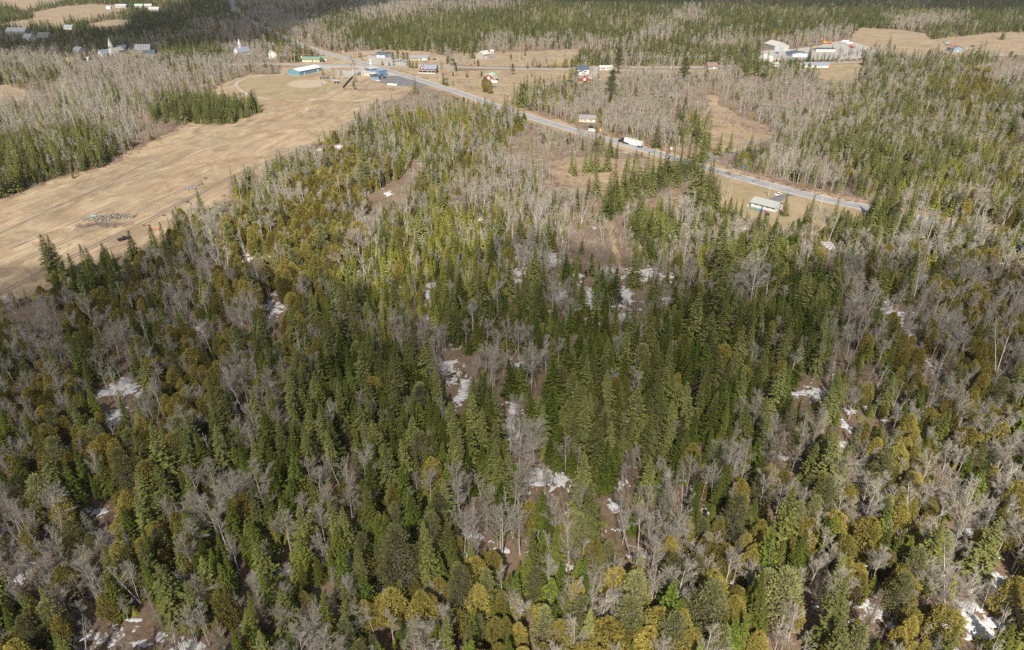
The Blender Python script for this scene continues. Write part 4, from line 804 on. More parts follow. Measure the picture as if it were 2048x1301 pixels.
# utility poles and wires
def poles(pts, lab, H=9.5, gr='utility poles', mk=None, visw=True):
    P = [G(*q) for q in pts]; out = []
    for i, p in enumerate(P):
        q = P[min(i + 1, len(P) - 1)] - P[max(i - 1, 0)]; a = math.atan2(q[1], q[0]); b = empty('utility_pole', tuple(p), a)
        tag(b, lab[i] if isinstance(lab, list) else lab, 'utility pole', gr); cyl('pole', [(0, 0, H / 2, .15, H / 2)], M['weathered_log'], b, 'z', 8); boxes('crossarm', [(-.06, .06, -1.1, 1.1, H - .9, H - .76)], M['wood'], b)
        out.append((b, p, a))
    for i in range(len(P) - 1):
        V, F = [], []
        for off, z in ((-1, H - .75), (1, H - .75), (0, H - 2.2)):
            pa = P[i] + np.array([-math.sin(out[i][2]) * off, math.cos(out[i][2]) * off, z]); pb = P[i + 1] + np.array([-math.sin(out[i + 1][2]) * off, math.cos(out[i + 1][2]) * off, z])
            t = np.linspace(0, 1, 9); Q = pa + (pb - pa) * t[:, None]; Q[:, 2] -= 4 * t * (1 - t) * 1.1
            v, f = tubes(Q[:-1], Q[1:], np.full(8, .035), np.full(8, .035), 3); F += [tuple(x + len(V)) for x in f]; V += [tuple(x) for x in v]
        c = (P[i] + P[i + 1]) / 2; o = obj('overhead_wire', mesh('overhead_wire', [(x - c[0], y - c[1], z) for x, y, z in V], F, M['r_metal']), None, tuple(c)); tag(o, f'three thin power wires right of the {lab[i].replace("utility pole with crossarm", "pole").replace("wooden utility", "").replace("pale utility", "").replace(" and long white bungalow", "").replace(" by the lone bare tree", "").replace("right of the small white sign", "by the white sign").replace("beside the bungalow driveway", "by the driveway").strip()}'.replace('the pole pole', 'the pole'), 'wire', 'power wires')
poles([(380, 119), (440, 121), (505, 122), (590, 125), (655, 124), (716, 116), (800, 127), (877, 128), (953, 130), (1040, 131), (1130, 131), (1233, 130), (1316, 130), (1403, 129), (1490, 125), (1590, 121.5), (1687, 122), (1790, 116), (1900, 108)],
      [f'utility pole with crossarm {t}' for t in ('left of the big metal roofed village house', 'right of the big metal roofed village house', 'among bare trees near the white chapel', 'behind the teal arena', 'beside the green roofed annex', 'at the far bend of the highway', 'below the long low grey bungalow', 'in front of the red farmhouse yard', 'in front of the weathered grey barn', 'on the grass right of the grey barn', 'left of the white two storey house', 'beside the pale grey house', 'right of the tall yard pine', 'left of the brown roofed house', 'behind the dark yard spruces', 'between the three bay garage and long white bungalow', 'at the yard edge by the lone bare tree', 'in the brush right of the gravel yard', 'in front of the slate blue house')], 10)
poles([(1176, 250), (1357, 296), (1537, 393), (1640, 420)], ['wooden utility pole beside the cream house', 'pale utility pole on the verge right of the small white sign', 'pale utility pole on the lawn beside the bungalow driveway', 'utility pole on the lawn right of the bungalow'], 8.2, 'utility poles along the highway')
for q in ((1357, 296), (1537, 393)): protect(q[0] - 2, q[1] - 26, q[0] + 2, q[1] - 2, G(*q)[1])
# scrap heap
b = thing('scrap_heap', 'long heap of scrap, boards and rubble on the dry field', 'scrap heap', 218, 436)
c0 = G(218, 436); rr = np.random.default_rng(9)
simple('mudbrown', (.20, .14, .10), .3, 2)
mats = ['scrap_white', 'scrap_grey', 'charred', 'rust', 'wood', 'charred', 'scrap_grey', 'mudbrown', 'charred', 'scrap_grey']
lens = {}
for i in range(520):
    u = rr.uniform(-1, 1); x = u * 13.0; y = rr.normal(0, 1.4 + 1.6 * math.exp(-(u * 2.2) ** 2)) + u * 2.0; hh = max(.05, .8 * math.exp(-(u * 1.8) ** 2) * rr.random())
    k = mats[int(rr.integers(len(mats)))]
    if k == 'tarp_teal' and u > -.3: k = 'scrap_white'
    if k == 'rust' and u < .4: k = 'charred'
    L_ = rr.uniform(.2, 1.4); W_ = rr.uniform(.08, .5); T_ = rr.uniform(.05, .25); a, e = rr.uniform(0, 3.14), rr.normal(0, .35)
    m = Matrix.Translation((x, y, hh + T_ * .4)) @ Matrix.Rotation(a, 4, 'Z') @ Matrix.Rotation(e, 4, 'Y'); V, F = lens.setdefault(k, ([], [])); Vt, Ft = [], []
    box(Vt, Ft, -L_ / 2, L_ / 2, -W_ / 2, W_ / 2, -T_ / 2, T_ / 2); F += [tuple(j + len(V) for j in f) for f in Ft]; V += [tuple(m @ Vector(v)) for v in Vt]
for k, (V, F) in lens.items(): tag(obj('scrap', mesh('scrap', V, F, M[k]), b), kind='stuff')
protect(160, 420, 280, 450, c0[1])
b = thing('mattress', 'pale turquoise panel lying on the left of the scrap heap', 'panel', 187, 434, 20); boxes('panel', [(-1.2, 1.2, -.6, .6, .3, .6)], M['tarp_teal'], b)
for i, (px, py, c, l) in enumerate(((313, 460, 'orange', 'orange wreck part on the field edge'), (290, 452, 'rust', 'rusty scrap piece between scrap heap and forest'), (412, 358, 'charred', 'dark scrap logs on the upper field edge'), (375, 405, 'charred', 'dark plank lying on the field edge'), (700, 158, 'scrap_grey', 'grey machine part next to the board fence'), (328, 432, 'charred', 'dark scrap piece nearest the forest on the dry field'))):
    b = thing('scrap_piece', l, 'scrap', px, py, i * 31); boxes('frame', [(-1.1, 1.1, -.35, .35, .1, .4)], M[c], b); boxes('plate', [(-.8, .2, -.6, .5, .42, .5)], M[c], b)
b = thing('farm_wagon', 'old white farm implement on the upper dry field', 'wagon', 712, 205, 10); boxes('deck', [(-3, 3, -1, 1, .8, 1.0)], M['scrap_white'], b); boxes('rack', [(-3, -2.8, -1, 1, 1.0, 2.2)], M['scrap_grey'], b); boxes('beam', [(-5, 5, -.15, .15, .5, .7)], M['scrap_grey'], b); wheels(b, (-1.8, 1.8), 1.1, .4)
b = thing('farm_wagon', 'rusty upright trailer beside the white farm implement', 'wagon', 752, 205, 80); boxes('deck', [(-2.2, 2.2, -1.1, 1.1, .7, .9)], M['scrap_white'], b); boxes('side_board', [(-2.2, 2.2, -1.1, -1.0, .9, 3.0)], M['rust'], b); wheels(b, (-1.2, 1.2), 1.15, .4)
p = thing('boundary_post', 'single white post standing in the upper dry field', 'post', 614, 221); boxes('post', [(-.12, .12, -.12, .12, 0, 1.7)], M['trim'], p); boxes('cap', [(-.2, .2, -.2, .2, 1.705, 1.85)], M['trim'], p)
# white boxes near bungalow
for px, py, c, s, l in ((1495, 413, 'scrap_white', .7, 'white box behind the left corner of the bungalow'), (1525, 424, 'tarp_blue', .8, 'blue bin below the bungalow deck'), (1531, 425, 'red_paint', .7, 'red bin next to the blue bin below the bungalow'), (1534, 431, 'dark', .9, 'dark grill below the bungalow wall'), (1369, 455, 'scrap_white', 1.5, 'pale tank in the brush left of the bungalow'),
                        (1146, 233, 'tarp_blue', .9, 'blue tarp bundle left of the cream house'), (806, 172, 'scrap_grey', .6, 'grey box at the corner of the dark parking lot'), (1145, 160, 'white_paint', .6, 'white box under dark spruces')):
    b = thing('storage_box', l, 'box', px, py, 20); boxes('body', [(-s, s, -s * .7, s * .7, 0, s * 1.1)], M[c], b); boxes('lid', [(-s - .05, s + .05, -s * .75, s * .75, s * 1.1 + .003, s * 1.1 + .12)], M[c], b)
b = thing('fence', 'short white board fence right of the red gambrel barn', 'fence', 989, 166, 10)
for i in range(6): boxes('board', [(-3 + i, -2.1 + i, -.05, .05, .1, 2.2)], M['trim'], b)
b = thing('trailer', 'low white trailer right of the rounded red barn', 'trailer', 1197, 162, 8); boxes('body', [(-3, 3, -1.1, 1.1, .6, 1.3)], M['white_paint'], b); wheels(b, (-.6, .6), 1.1, .35)
# log pile
ll = ['longest pale log lying apart in front of the log pile', 'thick pale log at the back of the log pile']
for i, (x0, y0, x1, y1, r) in enumerate(((0, 605, 38, 632, .16), (10, 594, 32, 614, .2), (8, 596, 30, 615, .17), (3, 600, 20, 615, .15), (14, 592, 34, 611, .15), (-4, 603, 14, 616, .17), (22, 592, 42, 610, .11), (26, 589, 38, 597, .1), (50, 590, 61, 598, .1), (-12, 608, 8, 621, .16), (6, 598, 26, 615, .15), (-2, 601, 17, 616, .14), (52, 611, 64, 595, .09))):
    a, c = G(x0, y0), G(x1, y1); a[2] = c[2] = r + .02 + .12 * (i % 3); m_ = (a + c) / 2; v, f = tubes(np.array([a - m_]), np.array([c - m_]), np.array([r]), np.array([r * .6]), 8)
    F = [tuple(q) for q in f] + [tuple(range(8))[::-1], tuple(range(8, 16))]; o = obj('log', mesh('log', v, F, M['weathered_log']), None, tuple(m_))
    lab = {0: 'long pale log lying apart in front of the log pile', 12: 'thin grey log lying crosswise right of the log pile', 8: 'short thin log right of the log pile'}.get(i, 'bleached log in the row of logs at the field edge'); tag(o, lab, 'log', 'bleached logs at the field edge')
for q in (HW,):
    for pxx in range(676, 932, 9): 
        yy = np.interp(pxx, [672, 720, 749, 800, 850, 919, 986], [112, 125, 134, 149, 164, 186, 210]); protect(pxx - 5, yy - 4, pxx + 5, yy + 5, G(pxx, yy)[1])
    for pxx in list(range(1062, 1150, 9)) + list(range(1225, 1340, 9)) + list(range(1405, 1740, 9)):
        yy = np.interp(pxx, [1062, 1128, 1184, 1255, 1332, 1422, 1551, 1648, 1738], [235, 255, 271, 290, 312, 339, 374, 398, 417]); protect(pxx - 5, yy - 5, pxx + 5, yy + 5, G(pxx, yy)[1])
for pxx in list(range(640, 730, 9)) + list(range(780, 830, 9)) + list(range(935, 1130, 9)) + list(range(1360, 1420, 9)) + list(range(1665, 1720, 9)):
    yy = np.interp(pxx, [627, 728, 769, 810, 939, 1020, 1128, 1205, 1352, 1540, 1620, 1720], [130, 130, 135, 133, 135, 137.5, 138.5, 134.5, 135.5, 131, 127.5, 124]); protect(pxx - 5, yy - 3, pxx + 5, yy + 2, G(pxx, yy)[1])
protect(1408, 312, 1445, 326, G(1420, 318)[1]); protect(-20, 586, 62, 635, G(20, 640)[1])
for x0, y0, x1, y1 in ((0, 400, 90, 570), (90, 350, 300, 480), (300, 270, 480, 400), (480, 215, 690, 290), (470, 158, 690, 200), (1100, 325, 1205, 372), (1430, 372, 1500, 415), (1090, 332, 1190, 372), (1420, 200, 1500, 275), (1572, 392, 1620, 440), (1640, 138, 1705, 158), (1225, 350, 1290, 352)):
    protect(x0, y0, x1, y1, G(5, y1)[1])
# ------------------------------------------------------------------ where the trees stand
ROWS = [0, 15, 30, 45, 60, 75, 95, 115, 140, 165, 190, 215, 240, 270, 300, 330, 360, 400, 450, 500, 550, 600, 650, 700, 750, 800, 850, 900, 950, 1000, 1050, 1100, 1150, 1200, 1250, 1310]
MAP = ["mfmffmfgggmgggggffffffmmfffmmfff", "fmmmfmffgmmggmfffnmffgffnmffnnff", "fffmffmgggfmmnffnnfmmgnffmffggfm", "ffffffggggmffsnnfffmgmffffffgsmf", "gmfffgmgmgmfffsfffffgfgmmgggfmfm",
 "mfmfgfmgmggsssfgggggmfggggggmmfm", "gggggssggmggmgggggsmsmssggggbmmb", "gwggggggbggggmgggmmggmgsssgsmmbb", "mmgggggbbbbbbbbbbbbbgggbggwmmmcg", "bbwwwbbbbbbbbbmgmmgggbbgggmsmccm",
 "wwwwwsssbbbbbgnnmggggbbgggmmsmns", "wwwwbsssbbbgnnnmgggggmbbggmmsnms", "wmmwbbbbbbgmnnnmbggggmbbwmmsmnss", "smsmbbbbbgmmnnmmbbbggbbbwmsmssnn", "sssbbbbbmwcmnnmwbbbbbbbmwwmsmsnm",
 "smbbbbbbmwcccmnggbbbbbbbwwmssnnm", "bbbbbbfmwcccgnggwwbsbbbbbbbmnnmn", "bbbbbbnxcccwnnnnwwbwswsbswssgmgm", "bbbbfmwccccgnnnnwwbbswmmmgssgmgm", "bbffmmwxxccnnnnnwwbowmmsmmgmgmcg",
 "bmfmxgxxccnnnnnnnmfosmfgffgmmmgc", "bbxcxgogccsnnmfffgfomfffffgmgocg", "xgxgocxcscsmggogfffmsfffmfgmogmc", "xgfgxccxcmfffgogggffsffmfgmocmcg", "gcooxccgmsffffoogsffsfffsfomxgcx",
 "xcxogccggsfffsffosssfsfsffsxgcgc", "xxcoxpsgfffsffssffsssffmmgoxcgcc", "ccxcpsffffgffssfgfogfmgmgxopcgpg", "cxoxpsmgfgfgfffsgosgmgmxppxpcgxg", "gcxcfmgffgffgfggfgpogxpxppgpxggx",
 "xmpgcmffmgffffgmfgpggxpcpxgpxgxg", "gxgxfgffmgffpsfgfgsxcccpxgpgpgxx", "fggxgfmgffgpfcpfmfgcpxcpggpgxgoo", "ppggogpmfgfgfpfcgfgpcpccpxggcgox", "xpxooggffggpfgfcccpcpppcgxpgcxoo"]
assert all(len(r) == 32 for r in MAP), [len(r) for r in MAP]
MIX = {'f': dict(fir_tree=.76, spruce_tree=.17, bare_tree=.05, cedar_tree=.02), 's': dict(spruce_tree=.62, fir_tree=.24, bare_tree=.08, pine_tree=.06), 'c': dict(cedar_tree=.74, fir_tree=.1, bare_tree=.1, pine_tree=.06),
       'p': dict(cedar_tree=.42, pine_tree=.24, spruce_tree=.08, fir_tree=.13, bare_tree=.11, dead_spruce=.02), 'm': dict(fir_tree=.18, young_fir=.19, spruce_tree=.14, bare_tree=.21, birch_tree=.14, cedar_tree=.11, larch_tree=.03),
       'n': dict(young_fir=.62, fir_tree=.02, spruce_tree=.06, birch_tree=.10, cedar_tree=.04, bare_tree=.06, larch_tree=.02), 'g': dict(bare_tree=.66, fir_tree=.11, birch_tree=.15, cedar_tree=.04, larch_tree=.03, dead_spruce=.01),
       'w': dict(birch_tree=.52, bare_tree=.24, young_fir=.16, spruce_tree=.08), 'b': dict(birch_tree=.35, bare_tree=.4, young_fir=.2, spruce_tree=.05), 'x': dict(cedar_tree=.42, bare_tree=.20, fir_tree=.17, spruce_tree=.08, birch_tree=.10, dead_spruce=.03),
       'o': dict(birch_tree=.34, bare_tree=.26, fir_tree=.34, dead_spruce=.06)}
DENS = dict(f=1., s=.85, c=.9, p=.9, m=.85, n=1., g=.8, w=.75, b=.28, x=.9, o=.3)
KN = ['fir_tree', 'spruce_tree', 'cedar_tree', 'pine_tree', 'bare_tree', 'birch_tree', 'larch_tree', 'dead_spruce', 'young_fir']
HT = {'fir_tree': (9.5, .24), 'spruce_tree': (13, .2), 'cedar_tree': (7.4, .2), 'pine_tree': (10.8, .17), 'bare_tree': (9.8, .18), 'birch_tree': (11, .16), 'larch_tree': (10.5, .18), 'dead_spruce': (9, .2), 'young_fir': (7.6, .28)}
def inpoly(x, y, P):
    c = np.zeros(len(x), bool); j = len(P) - 1
    for i in range(len(P)):
        xi, yi = P[i]; xj, yj = P[j]
        k = ((yi > y) != (yj > y)); t = (xj - xi) * (y - yi) / ((yj - yi) if yj != yi else 1e-9) + xi
        c ^= k & (x < t); j = i
    return c
def near_path(x, y, P, d):
    m = np.zeros(len(x), bool)
    for i in range(0, len(P), 1): m |= (x - P[i, 0]) ** 2 + (y - P[i, 1]) ** 2 < d * d
    return m
rg = np.random.default_rng(77)
XX, YY = [], []
for y0, y1, s in ((60, 200, 3.1), (200, 270, 3.3), (270, 520, 3.45), (520, 900, 4.6), (900, 1500, 7.6), (1500, 2500, 9.5)):
    ys = np.arange(y0, y1, s * .92)
    for k, y in enumerate(ys):
        half = (y * .8746 + 58) * .79 + 12; xs = np.arange(-half, half, s) + (k % 2) * s / 2
        XX.append(xs + rg.uniform(-.42, .42, len(xs)) * s); YY.append(y + rg.uniform(-.42, .42, len(xs)) * s)
X = np.concatenate(XX); Y = np.concatenate(YY); n = len(X)
px, py = PIX(X, Y, np.full(n, 6.0))
# the map's cells are blended into each other with noise
wob = (vnoise(X, Y, 5, .04) - .5) * 60, (vnoise(X, Y, 6, .04) - .5)
ri = np.clip(np.searchsorted(ROWS, py, 'right') - 1, 0, len(MAP) - 1); hgt = np.array([ROWS[i + 1] - ROWS[i] for i in range(len(MAP))])[ri]
px2 = px + wob[0] + rg.normal(0, 14, n); py2 = py + wob[1] * hgt * 1.2 + rg.normal(0, .25, n) * hgt
ri = np.clip(np.searchsorted(ROWS, py2, 'right') - 1, 0, len(MAP) - 1); ci = np.clip((px2 // 64).astype(int), 0, 31)
A_ = np.array([list(r) for r in MAP]); code = A_[ri, ci]
code[(Y < 128) & (code == 'f') & (rg.random(n) < .34)] = 'p'; code[(px < 760) & (Y < 300) & (code == 'x') & (rg.random(n) < .4)] = 'c'; code[(px < 700) & (Y < 300) & (code == 'm') & (rg.random(n) < .4)] = 'c'
q = (px > 1660) & (Y > 470) & (Y < 950) & np.isin(code, list('nsf')) & (vnoise(X, Y, 61, .02) > .48); code[q & (rg.random(n) < .6)] = 'g'; code[q & (rg.random(n) < .2)] = 'b'
keep = rg.random(n) < np.vectorize(DENS.get)(code)
keep &= ~((vnoise(X, Y, 21, .09) < .12) & (Y < 600) & (rg.random(n) < .7))
# open ground
for P in POLYS: keep &= ~inpoly(X, Y, P)
for P, d in ((HW, 13), (CR, 8.5), (SR, 8)):
    q = P[(P[:, 1] < 980)]; keep[keep] = ~near_path(X[keep], Y[keep], q, d)
    q = P[(P[:, 1] >= 980) & (P[:, 1] < 2500)]; keep[keep] = ~near_path(X[keep], Y[keep], q, 5.5)
for cx, cy_, r in CLEAR: keep &= (X - cx) ** 2 + (Y - cy_) ** 2 > r * r
for cx, cy_, ex, ey in SW[:BIGSNOW]:
    q = ((X - cx) / ex) ** 2 + ((Y - cy_) / ey) ** 2 < .75; keep &= ~(q & (rg.random(n) < .62))
X, Y, code = X[keep], Y[keep], code[keep]; n = len(X)
kind = np.empty(n, int); u = rg.random(n)
for c, mx in MIX.items():
    idx = np.where(code == c)[0]; ks = list(mx); cum = np.cumsum([mx[k] for k in ks]); cum /= cum[-1]
    kind[idx] = np.array([KN.index(k) for k in ks])[np.searchsorted(cum, u[idx])]
kind[(Y > 850) & np.isin(code, list('mnfs')) & np.isin(kind, [4, 5]) & (rg.random(n) < .5)] = 0
kind[(kind == 0) & (Y > 330) & (Y < 850) & (rg.random(n) < .78)] = 8
big = .8 + .55 * vnoise(X, Y, 31, .03); big2 = np.array([HT[KN[k]][0] for k in kind]); sdv = np.array([HT[KN[k]][1] for k in kind])
H = big2 * big * np.clip(rg.normal(1, 1, n) * sdv + 1, .5, 1.6) if False else big2 * big * np.clip(1 + rg.normal(0, 1, n) * sdv, .45, 1.5)
H[code == 'b'] *= .55; H[code == 'n'] *= .86; H *= np.interp(Y, [80, 280, 480, 600, 900], [1.04, 1.0, .86, .93, 1.0])
# trees near the open edges are lower; and things the photograph shows stay in view
def silhouettes(X, Y, H, rad):
    bx, by = PIX(X, Y, np.zeros(len(X))); tx, ty = PIX(X, Y, H); r = rad * FPX / (Y * CP + CAM_H * SP); return bx, by, tx, ty, r
rad = np.where(np.isin(kind, [0, 5, 6, 7, 8]), 1.3, 2.2)
for it in range(6):
    bx, by, tx, ty, r = silhouettes(X, Y, H, rad); bad = np.zeros(len(X), bool)
    for x0, y0, x1, y1, yb in PROT: bad |= (tx + r > x0) & (tx - r < x1) & (ty < y1) & (by > y0) & (Y < yb - 1)
    H[bad] *= .72
k = ~(bad & (H < 99)) ; 
bx, by, tx, ty, r = silhouettes(X, Y, H, rad); bad = np.zeros(len(X), bool)
for x0, y0, x1, y1, yb in PROT: bad |= (tx + r > x0) & (tx - r < x1) & (ty < y1) & (by > y0) & (Y < yb - 1)
hide = np.zeros(len(X), bool); isb = np.isin(kind, [4, 5, 6]); uu = rg.random(len(X))
KEY = {(905, 735), (925, 785), (1100, 962), (1060, 988), (545, 625), (245, 775), (1022, 850), (1800, 640), (2005, 1175), (1950, 1250), (210, 1278), (1622, 780), (190, 1025), (1238, 970), (1230, 1015), (1175, 606)}
for cx, cy_, rx, ry in SNOW[:BIGSNOW]:
    k_ = (cx, cy_) in KEY
    for f in (.15, .4, .65, .9):
        ax, ay = PIX(X, Y, H * f); hide |= (((ax - cx) / (rx + 4)) ** 2 + ((ay - cy_) / (ry + 2)) ** 2 < 1) & (uu < np.where(isb, .5 if k_ else .2, .93 if k_ else .68))
k = ~bad & (H > 1.6) & ~hide; X, Y, H, kind, code, bx, by, tx, ty = (a[k] for a in (X, Y, H, kind, code, bx, by, tx, ty))
# young conifers filling the understorey
nu = 9000; ux = rg.uniform(-420, 420, nu); uy = 70 + 480 * rg.random(nu) ** .75; ua, ub = PIX(ux, uy, np.full(nu, 2.)); uc = A_[np.clip(np.searchsorted(ROWS, ub, 'right') - 1, 0, len(MAP) - 1), np.clip((ua // 64).astype(int), 0, 31)]
kp = (ua > -80) & (ua < 2130) & np.isin(uc, list('fscpmnxgo'))
for P in POLYS: kp &= ~inpoly(ux, uy, P)
kp[kp] = ~near_path(ux[kp], uy[kp], HW[HW[:, 1] < 1000], 11)
for cx, cy_, r_ in CLEAR: kp &= (ux - cx) ** 2 + (uy - cy_) ** 2 > r_ * r_
for cx, cy_, ex, ey in SW: kp &= ~((((ux - cx) / ex) ** 2 + ((uy - cy_) / ey) ** 2 < .8) & (rg.random(nu) < .93))
uh = rg.uniform(2.2, 5.0, nu); b1, b2, b3, b4, b5 = silhouettes(ux, uy, uh, np.full(nu, 1.))
for x0, y0, x1, y1, yb in PROT: kp &= ~((b3 + b5 > x0) & (b3 - b5 < x1) & (b4 < y1) & (b2 > y0) & (uy < yb - 1))
ux, uy, uh, uc = ux[kp], uy[kp], uh[kp], uc[kp]; uk = np.where(np.isin(uc, list('cpx')) & (rg.random(len(ux)) < .7), 2, 8)
yx, yy_, yh, yk = [], [], [], []
while len(yx) < 150:
    q = G(rg.uniform(640, 2048), rg.uniform(98, 182)); k_ = int(rg.choice([4, 4, 4, 5, 1, 3, 0])); h_ = rg.uniform(4.5, 10)
    if not any(inpoly(q[:1], q[1:2], P)[0] for P in POLYS) or any((q[0] - cx) ** 2 + (q[1] - cy_) ** 2 < r_ * r_ for cx, cy_, r_ in CLEAR): continue
    if near_path(q[:1], q[1:2], HW[HW[:, 1] < 2000], 8)[0] or near_path(q[:1], q[1:2], CR[CR[:, 1] < 2000], 6)[0]: continue
    t1, t2, t3, t4, t5 = silhouettes(q[:1], q[1:2], np.array([h_]), np.array([1.5]))
    if any((t3[0] + t5[0] > x0) & (t3[0] - t5[0] < x1) & (t4[0] < y1) & (t2[0] > y0) & (q[1] < yb - 1) for x0, y0, x1, y1, yb in PROT): continue
    yx.append(q[0]); yy_.append(q[1]); yh.append(h_); yk.append(k_)
ux, uy, uh, uk, uc = np.r_[ux, yx], np.r_[uy, yy_], np.r_[uh, yh], np.r_[uk, yk], np.r_[uc, np.full(len(yx), 'H')]
X = np.r_[X, ux]; Y = np.r_[Y, uy]; H = np.r_[H, uh]; kind = np.r_[kind, uk]; code = np.r_[code, uc]; bx, by, tx, ty, _ = silhouettes(X, Y, H, np.ones(len(X)))
